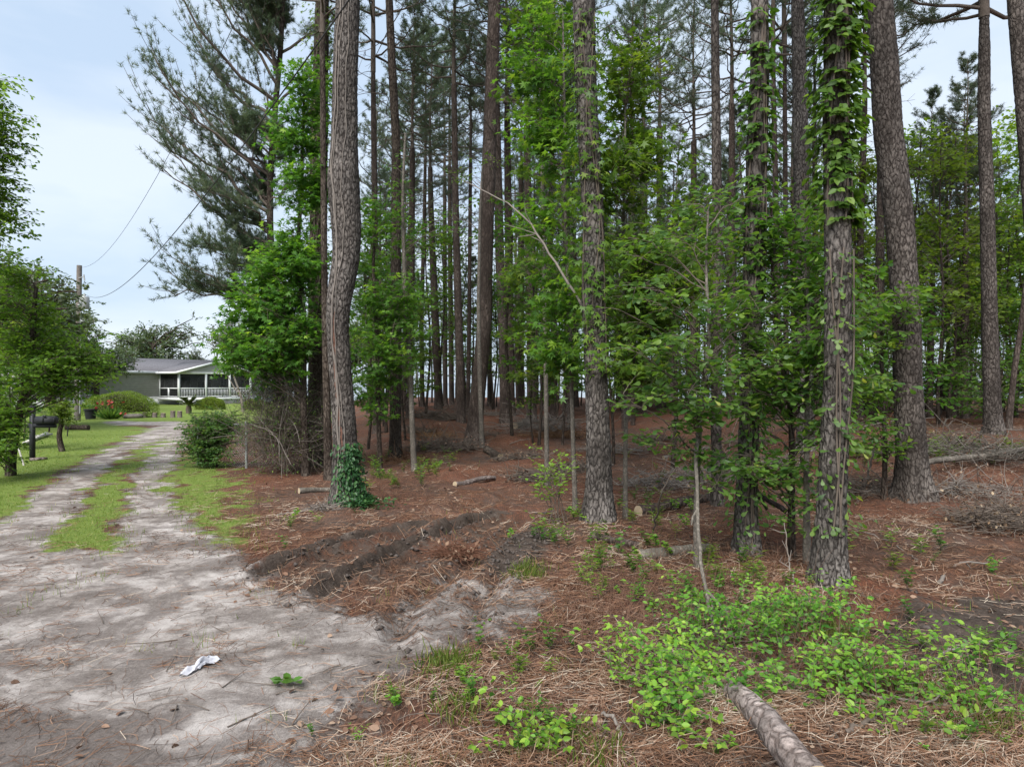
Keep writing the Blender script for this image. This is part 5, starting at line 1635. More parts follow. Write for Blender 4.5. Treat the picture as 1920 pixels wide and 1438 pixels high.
# pot, flowers, planter ring, log stools
def yard():
    b = G(170, 786)
    t = thing('plant_pot', b, 'black plastic plant pot at the left end of the wide hedge', 'pot')
    obj('pot_body', Geo().tube([(0, 0, -.02), (0, 0, .08), (0, 0, .55)], [.26, .27, .34], 18).tube([(0, 0, .53), (0, 0, .6)], [.38, .38], 18), M['black'], t)
    lf = Geo()
    r = np.random.default_rng(63)
    n = 90
    put_leaves(lf, 'ovate', r.normal(size=(n, 3)) * .16 * np.array([1, 1, .4]) + np.array([0, 0, .72]), rdir(n, r) + np.array([0, 0, .5]), rdir(n, r) + np.array([0, 0, 1]), .13 * r.uniform(.6, 1.2, n), r.uniform(0, 1, n))
    obj('plant_foliage', lf, M['shrub'], t)['kind'] = 'stuff'
    # red lilies
    b = G(208, 786)
    t = thing('flower_plant', b, 'clump of red flowers in front of the wide hedge', 'flowers')
    lf = Geo()
    n = 170
    a = r.uniform(0, 2 * pi, n)
    rr = r.uniform(0, .35, n)
    el = r.uniform(.5, 1.4, n)
    put_leaves(lf, 'lance', np.stack([np.cos(a) * rr, np.sin(a) * rr, 0 * a], 1), np.stack([np.cos(a) * np.cos(el), np.sin(a) * np.cos(el), np.sin(el)], 1), rdir(n, r), r.uniform(.5, .85, n), r.uniform(0, 1, n))
    obj('foliage', lf, M['shrub'], t)['kind'] = 'stuff'
    pet = Geo()
    a = np.arange(6) * pi / 3
    put_leaves(pet, 'ovate', np.zeros((6, 3)), np.stack([np.cos(a), np.sin(a), 0 * a + .5], 1), np.tile([0, 0, 1.0], (6, 1)), np.full(6, .115), r.uniform(0, 1, 6))
    pm = pet.mesh('blossom')
    pm.materials.append(M['red'])
    st = Geo()
    for k in range(17):
        x, y, z = r.normal() * .36, r.normal() * .25, r.uniform(.6, 1.08)
        if k > 14: x, z = .75 + r.normal() * .08, r.uniform(.25, .4)
        obj('blossom', pm, None, t, loc=(x, y, z), rot=(r.normal() * .6 + .5, r.normal() * .5, r.uniform(0, 6)))
        st.tube([(x * .4, y * .4, 0), (x, y, z)], .008, 4)
    obj('stalk', st, M['shrub'], t)
    # stone planter ring
    b = G(250, 784)
    th = np.linspace(0, 2 * pi, 25)
    tag(obj('planter_ring', Geo().tube(np.stack([np.cos(th) * .42, np.sin(th) * .42, 0 * th + .11], 1), .13, 10, False), M['pole'], smooth=True, loc=b), 'low grey ring planter on the grass right of the red flowers', 'planter')
    labs = ['log stump left-most of the row edging the lawn', 'second log stump from the left edging the lawn', 'third log stump from the left edging the lawn', 'taller log stump fourth in the row by the drive', 'right-most log stump in the row near the sago palm']
    for k, (px, hh) in enumerate(((272, .32), (290, .3), (306, .28), (324, .42), (337, .4))):
        b = G(px, 783)
        t = thing('log_stump', b, labs[k], 'stump', 'log stumps edging the lawn')
        obj('bark_side', Geo().tube([(0, 0, -.03), (0, 0, hh * .6), (.01, 0, hh)], [.15, .14, .14], 12, False), M['log'], t, smooth=True)
        obj('cut_top', Geo().tube([(.01, 0, hh - .02), (.01, 0, hh + .004)], .137, 12), M['cutwood'], t)
    # mailbox
    b = G(61, 862)
    t = thing('mailbox', b, 'black mailbox on a dark wooden post beside the drive', 'mailbox')
    obj('post', Geo().box((-.05, -.05, -.1), (.05, .05, 1.45)), M['black'], t)
    obj('crossarm', Geo().box((-.12, -.048, .86), (.62, .048, .96)), M['black'], t)
    th = np.linspace(0, pi, 9)
    prof = [(.12, -.11, .965), (.12, .11, .965)] + [(.12, .11 * cos(a), 1.06 + .11 * sin(a)) for a in th]
    bx_ = obj('box', Geo().prism(prof, (.5, 0, 0)), M['black'], t)
    obj('box_door', Geo().prism([(.621, y * .96, (z - 1.07) * .96 + 1.07) for _, y, z in prof], (.015, 0, 0)), M['black'], bx_)
    obj('flag', Geo().box((.35, -.13, 1.0), (.37, -.115, 1.2)).box((.37, -.13, 1.14), (.45, -.115, 1.2)), M['black'], bx_)
    # garden boards and bits
    M['oldboard'] = plain('whitewashed_board', (.42, .40, .37), .85, .2, 8)
    bl = [('long whitewashed board edging the flower bed behind the mailbox post', (46, 836), (88, 816)), ('short pale board lying across the bed edge behind the mailbox', (58, 824), (96, 818)), ('pale stick leaning at the foot of the wire fence at left', (24, 846), (45, 873))]
    for lab, a, c in bl:
        pa, pc = G(*a), G(*c)
        if 'leaning' in lab:
            pa = pc + np.array([-.22, .12, .42])
            g = Geo().tube([pa, pc], .022, 6)
        else:
            pa[2] += .05; pc[2] += .05
            d = norm((pc - pa)[None])[0]
            s = np.array([-d[1], d[0], 0]) * .06
            g = Geo().prism([pa - s, pc - s, pc + s, pa + s], (0, 0, .07))
        tag(obj('board' if 'board' in lab else 'stick', g, M['oldboard']), lab, 'board' if 'board' in lab else 'stick', )
    pa = G(126, 818)
    tag(obj('garden_stake', Geo().tube([pa - (0, 0, .1), pa + np.array([.05, 0, .52])], .022, 6), M['black']), 'thin dark stake standing in the grass right of the mailbox', 'stake')
    b = G(145, 806)
    t = thing('log_planter', b, 'dark low log lying in the grass right of the stake', 'log')
    obj('bark_side', Geo().tube([(-.5, 0, .1), (0, .05, .11), (.5, .0, .1)], [.12, .13, .12], 10), M['bark_dark'], t, smooth=True)
    for k, (px, py) in enumerate(((66, 863), (76, 862))):
        b = G(px, py)
        tag(obj('flat_stone', Geo().prism([(.16 * cos(a) * (1 + .2 * sin(3 * a)), .13 * sin(a), 0) for a in np.linspace(0, 2 * pi, 9)[:-1]], (0, 0, .06)), M['log'], loc=b),
            ['flat stone touching the foot of the mailbox post', 'second flat stone right of the mailbox post'][k], 'stone')
    # slender bare young tree before the porch
    b = G(456, 772)
    t = thing('young_tree', b, 'leaning nearly bare young tree before the porch', 'tree')
    g = Geo()
    P = smooth_path([(0, 0, 0), (-.15, 0, 1.2), (-.7, 0, 2.6), (-1.0, 0, 4.0)], 16)
    g.tube(P, np.linspace(.12, .03, 16), 8)
    P2 = smooth_path([(-.1, 0, 1.0), (-.8, 0, 2.0), (-1.5, 0, 3.4)], 12)
    g.tube(P2, np.linspace(.06, .02, 12), 6)
    obj('trunk', g, M['deadtwig'], t, smooth=True)
    lf = Geo()
    n = 320
    c = np.array([(-1.0, 0, 4.0), (-1.5, 0, 3.4), (-.9, 0, 3.4)])[r.integers(0, 3, n)]
    put_leaves(lf, 'ovate', c + r.normal(size=(n, 3)) * .35, rdir(n, r), rdir(n, r) + np.array([0, 0, 1]), .16 * r.uniform(.6, 1.3, n), r.uniform(0, 1, n))
    obj('crown', lf, M['lime'], t)['kind'] = 'stuff'
yard()

# ------------------------------------------------------------------ fence, shrub and brambles left of the big pine
def chain_fence():
    p0, p1, p2 = G(372, 872), G(462, 878), on_ground(600, 18.5)
    for a, c, lab in ((p0, p1, 'low chain-link fence section behind the round shrub'), (p1, p2, 'low chain-link fence section running into the brambles')):
        t = thing('chain_link_fence', a, lab, 'fence')
        d = c - a
        L = np.linalg.norm(d[:2])
        dn = d / L
        hh = 1.05
        obj('post', Geo().tube([(0, 0, -.2), (0, 0, hh + .05)], .032, 10).tube([(0, 0, hh + .05), (0, 0, hh + .08)], [.038, .01], 10), M['galv'], t, smooth=True)
        if a is p1:
            obj('post', Geo().tube([d - (0, 0, .2), d + (0, 0, hh + .05)], .032, 10), M['galv'], t, smooth=True)
        obj('top_rail', Geo().tube([(0, 0, hh), d + (0, 0, hh)], .019, 8), M['galv'], t, smooth=True)
        g = Geo()
        S, E = [], []
        step = .075
        for k in range(int((L + hh) / step)):
            for s in (1, -1):
                x0 = k * step if s == 1 else k * step - 0
                x1 = x0 - hh if s == 1 else x0
                a0, a1 = (x0, 0.03), (x0 - hh, hh)
                if s == -1: a0, a1 = (x0 - hh, 0.03), (x0, hh)
                # clip to panel
                (xa, za), (xb, zb) = a0, a1
                lo, hi = max(0, min(xa, xb)), min(L, max(xa, xb))
                if hi - lo < .02: continue
                f = lambda x: za + (zb - za) * (x - xa) / (xb - xa)
                S.append(dn * lo + np.array([0, 0, f(lo)])); E.append(dn * hi + np.array([0, 0, f(hi)]))
        B = np.stack([np.array(S), np.array(E)], 1)
        v, q = tubes(B, np.full((len(B), 2), .0022), 3)
        g.add(v, quads=q)
        obj('wire_mesh', g, M['galv'], t)['kind'] = 'stuff'
    # wire fence at the far left
    a = G(-40, 880)
    c = G(24, 868)
    t = thing('wire_fence', c, 'short wire fence in shade at the left edge', 'fence')
    d = a - c
    obj('post', Geo().tube([(0, 0, -.2), (0, 0, .55)], .03, 8), M['pole'], t)
    g = Geo()
    for k in range(9): g.tube([(0, 0, .06 + k * .055), d + (0, 0, .06 + k * .055)], .003, 4)
    for k in range(14): g.tube([d * k / 14, d * k / 14 + (0, 0, .5)], .003, 4)
    obj('wire_mesh', g, M['galv'], t)['kind'] = 'stuff'
chain_fence()

def fence_shrub():
    b = G(408, 876)
    r = np.random.default_rng(71)
    t = thing('shrub', b, 'rounded green shrub overgrowing the fence at the drive edge', 'shrub')
    P = np.stack([0 * np.linspace(0, 1.1, 12), 0 * np.linspace(0, 1.1, 12), np.linspace(0, 1.1, 12)], 1)
    s = b[1] / F
    wd, lf = broadleaf(r, P, np.full(12, .03), [((-.35, 0, .85), (.6, .5, .42), 1), ((.35, 0, .95), (.6, .5, .4), .9), ((-.5, -.1, .5), (.4, .4, .3), .6), ((.0, .1, 1.15), (.75, .5, .22), .8), ((-.1, -.3, .45), (.6, .3, .3), .7)], 'ovate', .068, mains=34, subs=8, leaves=9, sublen=.24)
    obj('stem', wd, M['twig'], t, smooth=True)
    obj('foliage', lf, M['shrub'], t)['kind'] = 'stuff'
    # brambly thicket of bare twigs
    b = on_ground(535, 15.6)
    t = thing('bramble_thicket', b, 'grey-brown tangle of bare brambles left of the big curving pine', 'thicket')
    g1, B1 = tangle(r, (0, 0, .9), (1.0, .7, .85), 1700, .75, .0042, up=.3)
    g2, B2 = tangle(r, (-.15, 0, 1.7), (.8, .6, .6), 700, .7, .0038, up=.3)
    g1.add(np.concatenate(g2.v), quads=np.concatenate(g2.q))
    obj('twigs', g1, M['twig'], t)['kind'] = 'stuff'
    g3, B3 = tangle(r, (0, -.3, .9), (.9, .3, .8), 90, 1.1, .008, m=7, up=.3, curl=.35)
    obj('cane', g3, M['deadtwig'], t)['kind'] = 'stuff'
    n = 5200
    p, d = snap(np.concatenate([B1, B2]), r, n)
    lf = Geo()
    put_leaves(lf, 'quad', p + r.normal(size=(n, 3)) * .03, d + r.normal(size=(n, 3)) * .7, np.array([0, 0, 1.]) + r.normal(size=(n, 3)) * .5, .05 * r.uniform(.5, 1.3, n), r.uniform(0, 1, n))
    obj('foliage', lf, M['shrub'], t)['kind'] = 'stuff'
fence_shrub()

# ------------------------------------------------------------------ small leafy shrub at the foot of the vine-wrapped pine
def leaf_shrub():
    b = G(1045, 985)
    r = np.random.default_rng(73)
    t = thing('young_shrub', b, 'young bright green shrub at the foot of the vine-wrapped pine', 'shrub')
    wd = Geo()
    P_, D_ = [], []
    for k in range(8):
        a = r.uniform(0, 6.28)
        h = r.uniform(.4, 1.05)
        s = np.array([r.normal() * .1, r.normal() * .08, 0])
        e = s + np.array([cos(a) * .3, sin(a) * .25, h])
        B = bez(s[None], (s * .5 + e * .5 + np.array([0, 0, .2]))[None], e[None], 8)[0]
        wd.tube(B, np.linspace(.009, .003, 8), 5)
        for j in range(3, 8):
            for q in range(3):
                dd = norm(np.array([[r.normal(), r.normal(), .35]]))[0]
                e2 = B[j] + dd * r.uniform(.1, .26)
                wd.tube([B[j], e2], .003, 3)
                for u in (.35, .6, .8, 1.0):
                    P_.append(B[j] * (1 - u) + e2 * u)
                    D_.append(dd + r.normal(size=3) * .55)
    obj('stem', wd, M['twig'], t, smooth=True)
    P_, D_ = np.array(P_), np.array(D_)
    lm = Geo()
    put_leaves(lm, 'ovate', np.zeros((1, 3)), np.array([[0, 1.0, 0]]), np.array([[0, 0, 1.0]]), np.ones(1), np.array([.55]))
    lm = lm.mesh('leaf'); lm.materials.append(M['lime'])
    idx = r.permutation(len(P_))[:300]
    for i in idx:
        d = D_[i]
        obj('leaf', lm, None, t, loc=P_[i], rot=(math.atan2(d[2], math.hypot(d[0], d[1])) * .6, r.normal() * .4, math.atan2(d[1], d[0]) - pi / 2), scale=.072 * r.uniform(.6, 1.2))
leaf_shrub()

# ------------------------------------------------------------------ logs, sticks, brush
def log(name, label, a, c, r0, r1, mat='log', cat='log', lift=0.0, bend=.03, seg=16, disp=.006, ends=True):
    a, c = np.array(a, float), np.array(c, float)
    a[2] += r0 * .75 + lift
    c[2] += r1 * .75 + lift
    L = np.linalg.norm(c - a)
    m = max(6, int(L * 14)) if disp else max(5, int(L * 6))
    u = np.linspace(0, 1, m)[:, None]
    P = a * (1 - u) + c * u
    rr = np.random.default_rng(int(abs(a[0] * 977 + c[1] * 131)) % 9999)
    ph = rr.uniform(0, 6.28)
    P[:, 2] += bend * np.sin(u[:, 0] * pi * 1.6 + ph) * L * .3
    P[:, 0] += bend * np.sin(u[:, 0] * pi * 2.2 + ph * 2) * L * .3
    P = P - a
    rad = np.linspace(r0, r1, m) * (1 + .06 * rr.normal(size=m))
    V, Q = tubes(P[None], rad[None], seg)
    if disp:
        e = voronoi_edge((V + a) * 14)
        ctr = np.repeat(P, seg, 0)
        V = V + norm(V - ctr) * (disp * (ss(e / .3) - .5))[:, None]
    g = Geo().add(V, quads=Q)
    t = thing(name, a, label, cat)
    obj('bark_side', g, M[mat], t, smooth=True)
    if ends:
        for i, s in ((0, -1), (m - 1, 1)):
            ring = V[i * seg:(i + 1) * seg]
            ctr = P[i] + (P[i] - P[i - s]) * .0
            g = Geo().add(np.concatenate([ring * 1.0, [ctr]]), tris=[(k, (k + 1) % seg, seg) if s > 0 else ((k + 1) % seg, k, seg) for k in range(seg)])
            obj('cut_end', g, M['cutwood'], t)
    return t

log('fallen_log', 'weathered pinkish-grey log lying in the bottom right foreground', G(1378, 1316), G(1530, 1490), .075, .09, 'log')
log('fallen_log', 'grey log lying on straw between the vine-wrapped pine and slim pine', G(1195, 966), G(1330, 944), .09, .075, 'bark_far')
log('fallen_log', 'pale grey log half hidden in weeds left of the dark trunk', G(1195, 1052), G(1330, 1040), .07, .06, 'bark_grey')
log('fallen_log', 'small dark log lying left of the pale bent sapling stem', G(1110, 1012), G(1200, 1030), .05, .04, 'bark_far')
log('fallen_log', 'long pale pole lying right of the thick left-leaning pine', on_ground(1735, 12.4), on_ground(1930, 13.3), .055, .045, 'bark_grey', lift=.22)
log('fallen_log', 'thin pale pole lying behind the long pole at right', on_ground(1590, 14.2), on_ground(1700, 13.6), .04, .03, 'bark_grey', lift=.1)
log('fallen_log', 'pale log lying crosswise deep behind the slim pine', on_ground(1245, 18), on_ground(1330, 18.5), .06, .05, 'bark_grey')
log('fallen_log', 'grey log at the left foot of the big curving pine', G(560, 925), G(632, 920), .055, .05, 'bark_grey')
log('fallen_log', 'bent brown log right of the big pine on the clearing edge', G(850, 912), G(925, 900), .06, .045, 'log', bend=.09)
log('fallen_log', 'short cut log at the right of the pale smooth sapling', on_ground(912, 18.6), on_ground(938, 18.0), .1, .1, 'bark_dark')
log('fallen_log', 'pale log beside the stout dark pines beyond the clearing', on_ground(966, 24), on_ground(992, 25), .13, .1, 'bark_grey')
log('fallen_log', 'pale slim log far back left of the clearing', on_ground(800, 30), on_ground(828, 29), .06, .05, 'bark_grey')
log('fallen_log', 'pale slim log lying across the left of the clearing', on_ground(832, 27.5), on_ground(862, 27), .06, .05, 'bark_grey')

def stick(label, pts, r0, r1, mat='deadtwig', name='stick', tw=0, seed=0, cat='stick'):
    P = smooth_path(np.array(pts, float), 18)
    rr = np.random.default_rng(seed + 900)
    P[1:-1] += rr.normal(size=(16, 3)) * .008
    b = P[0].copy()
    P = P - b
    t = thing(name, b, label, cat)
    obj('main_stem', Geo().tube(P, np.linspace(r0, r1, 18), 7), M[mat], t, smooth=True)
    for k in range(tw):
        i = rr.integers(5, 16)
        d = norm((norm((P[-1] - P[0])[None]) + rr.normal(size=(1, 3)) * .7))[0]
        l = rr.uniform(.15, .5) * np.linalg.norm(P[-1]) * .5
        obj('side_twig', Geo().tube([P[i], P[i] + d * l * .5 + rr.normal(size=3) * .02, P[i] + d * l], [r1 * 1.1, r1 * .9, r1 * .5], 5), M[mat], t, smooth=True)
    return t
up = lambda p, z: np.array(p, float) + np.array([0, 0, z])
stick('dead grey limb arching down against the vine-wrapped pine', [at(1104, 590, 9.65), at(1080, 555, 9.8), at(1045, 500, 10.1), at(1010, 440, 10.3), at(965, 385, 10.6), at(870, 340, 11.2)], .022, .007, name='dead_limb', tw=6, seed=1, cat='branch')
stick('slender pale bent stem hanging to the ground before the weeds', [at(1311, 770, 7.38), at(1304, 850, 7.2), at(1308, 930, 6.95), at(1306, 1000, 6.6), at(1318, 1080, 6.2), at(1333, 1150, 5.8), G(1347, 1195)], .022, .015, 'bark_grey', 'bent_stem', 3, 2, 'branch')
stick('broken dark branch leaning between the slim pine and oak sapling', [at(1340, 835, 8.6), at(1375, 880, 8.4), at(1420, 925, 8.2), at(1475, 960, 8.0)], .045, .03, 'bark_far', 'broken_branch', 2, 3, 'branch')
stick('brown stick propped up among weeds left of the sapling', [G(1225, 1000), at(1240, 920, 8.6), at(1275, 860, 8.8)], .014, .008, 'twig', tw=1, seed=4)
stick('thin dead branch arching behind the thick left-leaning pine', [on_ground(1625, 12.5), at(1640, 830, 12.2), at(1680, 805, 11.9)], .02, .01, tw=2, seed=5)
stick('long bare branch lying right of the thick left-leaning pine', [up(G(1880, 945), .05), up(G(1810, 920), .1), up(on_ground(1745, 10.7), .2)], .014, .007, tw=3, seed=6)
stick('crooked pale branch on dark soil near the right edge', [up(G(1760, 1095), .03), up(G(1795, 1065), .05), up(G(1850, 1055), .04)], .02, .009, tw=1, seed=7)
stick('broken pale stick in weeds at the lower right', [up(G(1740, 1240), .03), up(G(1790, 1225), .05), up(G(1862, 1212), .05)], .014, .006, tw=1, seed=8)
stick('long grey branch lying right of the foreground log', [up(G(1615, 1308), .03), up(G(1700, 1318), .04), up(G(1800, 1333), .03)], .011, .007, tw=2, seed=9)
stick('thin straight stick lying below the front pine on straw', [up(G(1560, 990), .03), up(G(1660, 1010), .04), up(G(1720, 1060), .03)], .011, .006, tw=2, seed=10)
stick('brown root-like stick right of the foreground log', [up(G(1585, 1375), .02), up(G(1640, 1358), .05), up(G(1690, 1340), .02)], .016, .009, 'twig', tw=1, seed=11)
stick('curved dead stick in the straw left of the foreground log', [up(G(1125, 1345), .02), up(G(1150, 1355), .05), up(G(1168, 1395), .02)], .011, .008, tw=1, seed=12)
stick('pale stick lying across straw left of the big pine foot', [up(G(520, 968), .02), up(G(560, 962), .02), up(G(590, 962), .03)], .014, .008, tw=1, seed=13)
stick('bare bramble cane sweeping left from the thicket', [at(545, 870, 14.6), at(520, 820, 14.6), at(490, 800, 14.7), at(468, 795, 14.8)], .010, .005, tw=2, seed=14)
stick('thin pale twig leaning on the small log pile before the dark trunk', [G(1490, 1120), at(1478, 1050, 6.9), at(1470, 980, 7.1)], .009, .005, tw=4, seed=15)
for k in range(26):
    rr = np.random.default_rng(1200 + k)
    D = rr.uniform(13, 24)
    px = rr.uniform(780, 1900)
    a = on_ground(px, D)
    ang, l = rr.uniform(0, 6.28), rr.uniform(.5, 1.8)
    c = a + np.array([cos(ang) * l, sin(ang) * l, 0])
    c[2] = h1(c[0], c[1]) + rr.uniform(0, .25)
    stick('bare fallen branch on the forest floor among the trunks', [up(a, .03), up((a + c) / 2, .08), up(c, .03)], rr.uniform(.012, .028), .006, ['deadtwig', 'twig'][k % 2], tw=3, seed=20 + k)['group'] = 'fallen branches on the forest floor'

def brush(label, b, rad, n, L, th, mat, seed, leaves=0):
    r = np.random.default_rng(seed)
    t = thing('brush_pile', b, label, 'brush pile')
    S = rdir(n, r) * (r.uniform(0, 1, n) ** .5)[:, None] * np.asarray(rad)
    S[:, 2] = np.abs(S[:, 2])
    D = norm(rdir(n, r) * np.array([1, 1, .35]))
    l = L * r.uniform(.3, 1.4, n)
    E = S + D * l[:, None]
    E[:, 2] = np.maximum(E[:, 2], .0)
    B = bez(S, (S + E) / 2 + rdir(n, r) * (.25 * l)[:, None], E, 5)
    v, q = tubes(B, (th * r.uniform(.4, 1.6, n))[:, None] * np.linspace(1, .4, 5)[None], 4)
    obj('twigs', Geo().add(v, quads=q), M[mat], t)['kind'] = 'stuff'
    if leaves:
        p, d = snap(B, r, leaves)
        g = Geo()
        put_leaves(g, 'quad', p, d + rdir(leaves, r), rdir(leaves, r), .06 * r.uniform(.5, 1.4, leaves), r.uniform(0, 1, leaves))
        obj('dead_foliage', g, M['deadleaf'], t)['kind'] = 'stuff'
brush('heap of grey-brown brushwood at the right edge', on_ground(1880, 9.6), (.8, .7, .32), 600, .5, .006, 'twig', 81, 500)
brush('scattered pale slash behind the long pale pole at right', on_ground(1830, 13.6), (1.6, 1.0, .3), 380, .9, .007, 'bark_grey', 82, 200)
brush('dark root-wad of torn earth and twigs left of the right-leaning pine', on_ground(835, 19.0), (1.0, .6, .3), 500, .6, .010, 'twig', 83, 200)
brush('low brush heap at the far left of the clearing', on_ground(815, 27), (1.3, .8, .35), 300, .8, .012, 'twig', 84, 100)
brush('fallen twiggy tops right of the clearing', on_ground(1010, 24), (1.4, 1.0, .5), 300, 1.0, .010, 'deadtwig', 85, 50)
brush('ragged straw and root clump thrown up between the ruts', G(855, 1048), (.32, .2, .12), 420, .22, .0035, 'straw', 86, 120)
brush('small dead twig heap by the big pine foot', G(605, 958), (.28, .2, .06), 90, .35, .006, 'deadtwig', 87, 30)
brush('slash pile behind the dark trunks at centre right', on_ground(1350, 14.5), (1.5, .8, .3), 300, .8, .008, 'deadtwig', 88, 120)
brush('thin slash and twigs in front of the right-edge pine', on_ground(1800, 11.5), (1.3, .7, .18), 260, .7, .006, 'deadtwig', 90, 250)
brush('heap of twigs between the creeper-clad and leaning pines', on_ground(1600, 12.0), (1.0, .7, .3), 260, .7, .007, 'twig', 89, 200)

for k, (px, D) in enumerate(((785, 23), (815, 21.5), (905, 23), (938, 29), (985, 18), (1040, 22), (1085, 16), (1160, 19), (1230, 21), (1300, 17), (1420, 18), (1475, 15), (1560, 17), (1690, 16), (1765, 14.5), (1240, 13.5), (1000, 14.5), (760, 17.5))):
    rk = np.random.default_rng(1500 + k)
    brush('low debris heap', on_ground(px, D), (rk.uniform(.5, 1.3), rk.uniform(.4, .8), rk.uniform(.08, .22)), 190, .5, .009, ['twig', 'straw', 'twig', 'deadtwig'][k % 4], 1600 + k, 160)
    bpy.data.objects[[o.name for o in bpy.data.objects if o.get('label') == 'low debris heap' and not o.get('group')][0]]['group'] = 'debris heaps on the forest floor'

# ------------------------------------------------------------------ litter on the ground
def scatter(n, y0, y1, r, xr=.8, pw=1.0):
    """more points near the front of the wood, thinning with distance"""
    u = r.uniform(0, 1, n)
    y = (y0 ** -pw + u * (y1 ** -pw - y0 ** -pw)) ** (-1 / pw)
    x = r.uniform(-1, 1, n) * (xr * y + 1.2)
    return x, y

def ground_normal(x, y, e=.05):
    z0 = H(x, y)
    return z0, (H(x + e, y) - z0) / e, (H(x, y + e) - z0) / e

def litter():
    r = np.random.default_rng(91)
    x, y = scatter(250000, 2.9, 22, r, pw=1.0)
    s, gr, di, dk = masks(x, y)
    clump = fbm(x * 2.2, y * 2.2, 44, 3) + .5 * fbm(x * .7, y * .7, 45, 2)
    straw = (1 - s) * (1 - gr)
    dens = straw * np.clip(.52 + 1.25 * clump, .05, 1) * (1 - .88 * di) + s * np.clip(.09 + .55 * (clump - .03), .03, .6) + gr * .03
    keep = r.uniform(size=len(x)) < dens
    x, y, s = x[keep], y[keep], s[keep]
    n = len(x)
    z, sx, sy = ground_normal(x, y)
    ang = r.uniform(0, 2 * pi, n) + .8 * fbm(x * 1.2, y * 1.2, 47, 2)
    l = r.uniform(.07, .19, n)
    d = np.stack([np.cos(ang), np.sin(ang)], 1)
    kap = r.normal(size=n) * .35
    w_ = r.uniform(.0008, .0017, n) * np.clip(y / 5, 1, 1.8)
    side = np.stack([-d[:, 1], d[:, 0]], 1)
    rows = []
    lift0 = r.uniform(.002, .02, n) + (1 - s) * r.uniform(0, .02, n)
    lift1 = lift0 + np.where(r.uniform(size=n) < .2, r.uniform(0, .07, n), r.uniform(0, .01, n)) * (1 - .7 * s)
    for u in (-.5, 0, .5):
        px = x + d[:, 0] * u * l + side[:, 0] * kap * l * (u * u)
        py = y + d[:, 1] * u * l + side[:, 1] * kap * l * (u * u)
        pz = z + sx * (px - x) + sy * (py - y) + lift0 + (lift1 - lift0) * (u + .5)
        for sg in (-1, 1):
            rows.append(np.stack([px + side[:, 0] * w_ * sg, py + side[:, 1] * w_ * sg, pz + (sg > 0) * w_], 1))
    V = np.stack(rows, 1)
    b = (np.arange(n) * 6)[:, None]
    Q = np.concatenate([b + np.array([[0, 1, 3, 2]]), b + np.array([[2, 3, 5, 4]])], 1).reshape(-1, 4)
    g = Geo()
    g.v.append(V.reshape(-1, 3))
    g.q.append(Q)
    tone = np.clip(r.normal(size=n) * .25 + .55 - .22 * s + .5 * fbm(x * .9, y * .9, 49, 3), 0, 1)
    g.tq.append(np.repeat(tone, 2))
    g.n = n * 6
    o = obj('pine_straw', g, M['straw'])
    tag(o, 'fallen reddish pine needles strewn over the ground', 'pine straw', kind='stuff')
    # broad dead leaves and chips
    x, y = scatter(9000, 3.0, 20, r)
    s, gr, di, dk = masks(x, y)
    keep = r.uniform(size=len(x)) < (1 - s) * (1 - gr) * .6 + .03 * s
    x, y = x[keep], y[keep]
    n = len(x)
    g = Geo()
    put_leaves(g, 'ovate', np.stack([x, y, H(x, y) + .012], 1), r.normal(size=(n, 3)) * np.array([1, 1, .2]), np.array([0, 0, 1.0]) + r.normal(size=(n, 3)) * .45, r.uniform(.02, .075, n), r.uniform(0, 1, n))
    tag(obj('leaf_litter', g, M['deadleaf']), 'scattered dead brown leaves on the forest floor', 'leaf litter', kind='stuff')
    # short twigs
    x, y = scatter(3600, 3.0, 20, r)
    s, gr, di, dk = masks(x, y)
    keep = r.uniform(size=len(x)) < (1 - s) * (1 - gr) * .7 + .12 * s
    x, y = x[keep], y[keep]
    n = len(x)
    a = r.uniform(0, 6.28, n)
    l = r.uniform(.05, .35, n)
    S = np.stack([x, y, H(x, y) + .006], 1)
    ex, ey = x + np.cos(a) * l, y + np.sin(a) * l
    E = np.stack([ex, ey, H(ex, ey) + .008 + r.uniform(0, .04, n)], 1)
    B = bez(S, (S + E) / 2 + r.normal(size=(n, 3)) * .02 + np.array([0, 0, .01]), E, 4)
    v, q = tubes(B, (r.uniform(.0015, .005, n))[:, None] * np.linspace(1, .5, 4)[None], 4)
    tag(obj('twig_litter', Geo().add(v, quads=q), M['twig']), 'small fallen twigs scattered on the ground', 'twigs', kind='stuff')
    # clods of torn earth along the ruts
    g = Geo()
    ico = norm(np.array([(0, 0, 1), (0, 0, -1), (1, 0, 0), (-1, 0, 0), (0, 1, 0), (0, -1, 0), (1, 1, 1), (-1, 1, 1), (1, -1, 1), (-1, -1, 1)], float))
    oct_t = np.array([(0, 2, 4), (0, 4, 3), (0, 3, 5), (0, 5, 2), (1, 4, 2), (1, 3, 4), (1, 5, 3), (1, 2, 5)])
    P = []
    for pl, hw, dep, rim in RUTW[:4] + RUTW[5:7] + RUTW[8:9]:
        k = 130
        i = r.integers(0, len(pl) - 1, k)
        u = r.uniform(0, 1, k)[:, None]
        q = pl[i] * (1 - u) + pl[i + 1] * u + r.normal(size=(k, 2)) * hw * 1.4
        P.append(q)
    P = np.concatenate(P)
    n = len(P)
    sz = r.uniform(.008, .045, n) * r.uniform(.5, 1, n)
    V = ico[None, :6] * (1 + .5 * r.normal(size=(n, 6, 1)) * .5) * sz[:, None, None] * np.array([1, 1, .7])
    V = V + np.stack([P[:, 0], P[:, 1], H(P[:, 0], P[:, 1]) + sz * .3], 1)[:, None]
    T = (np.arange(n) * 6)[:, None, None] + oct_t[None]
    g.add(V.reshape(-1, 3), tris=T.reshape(-1, 3))
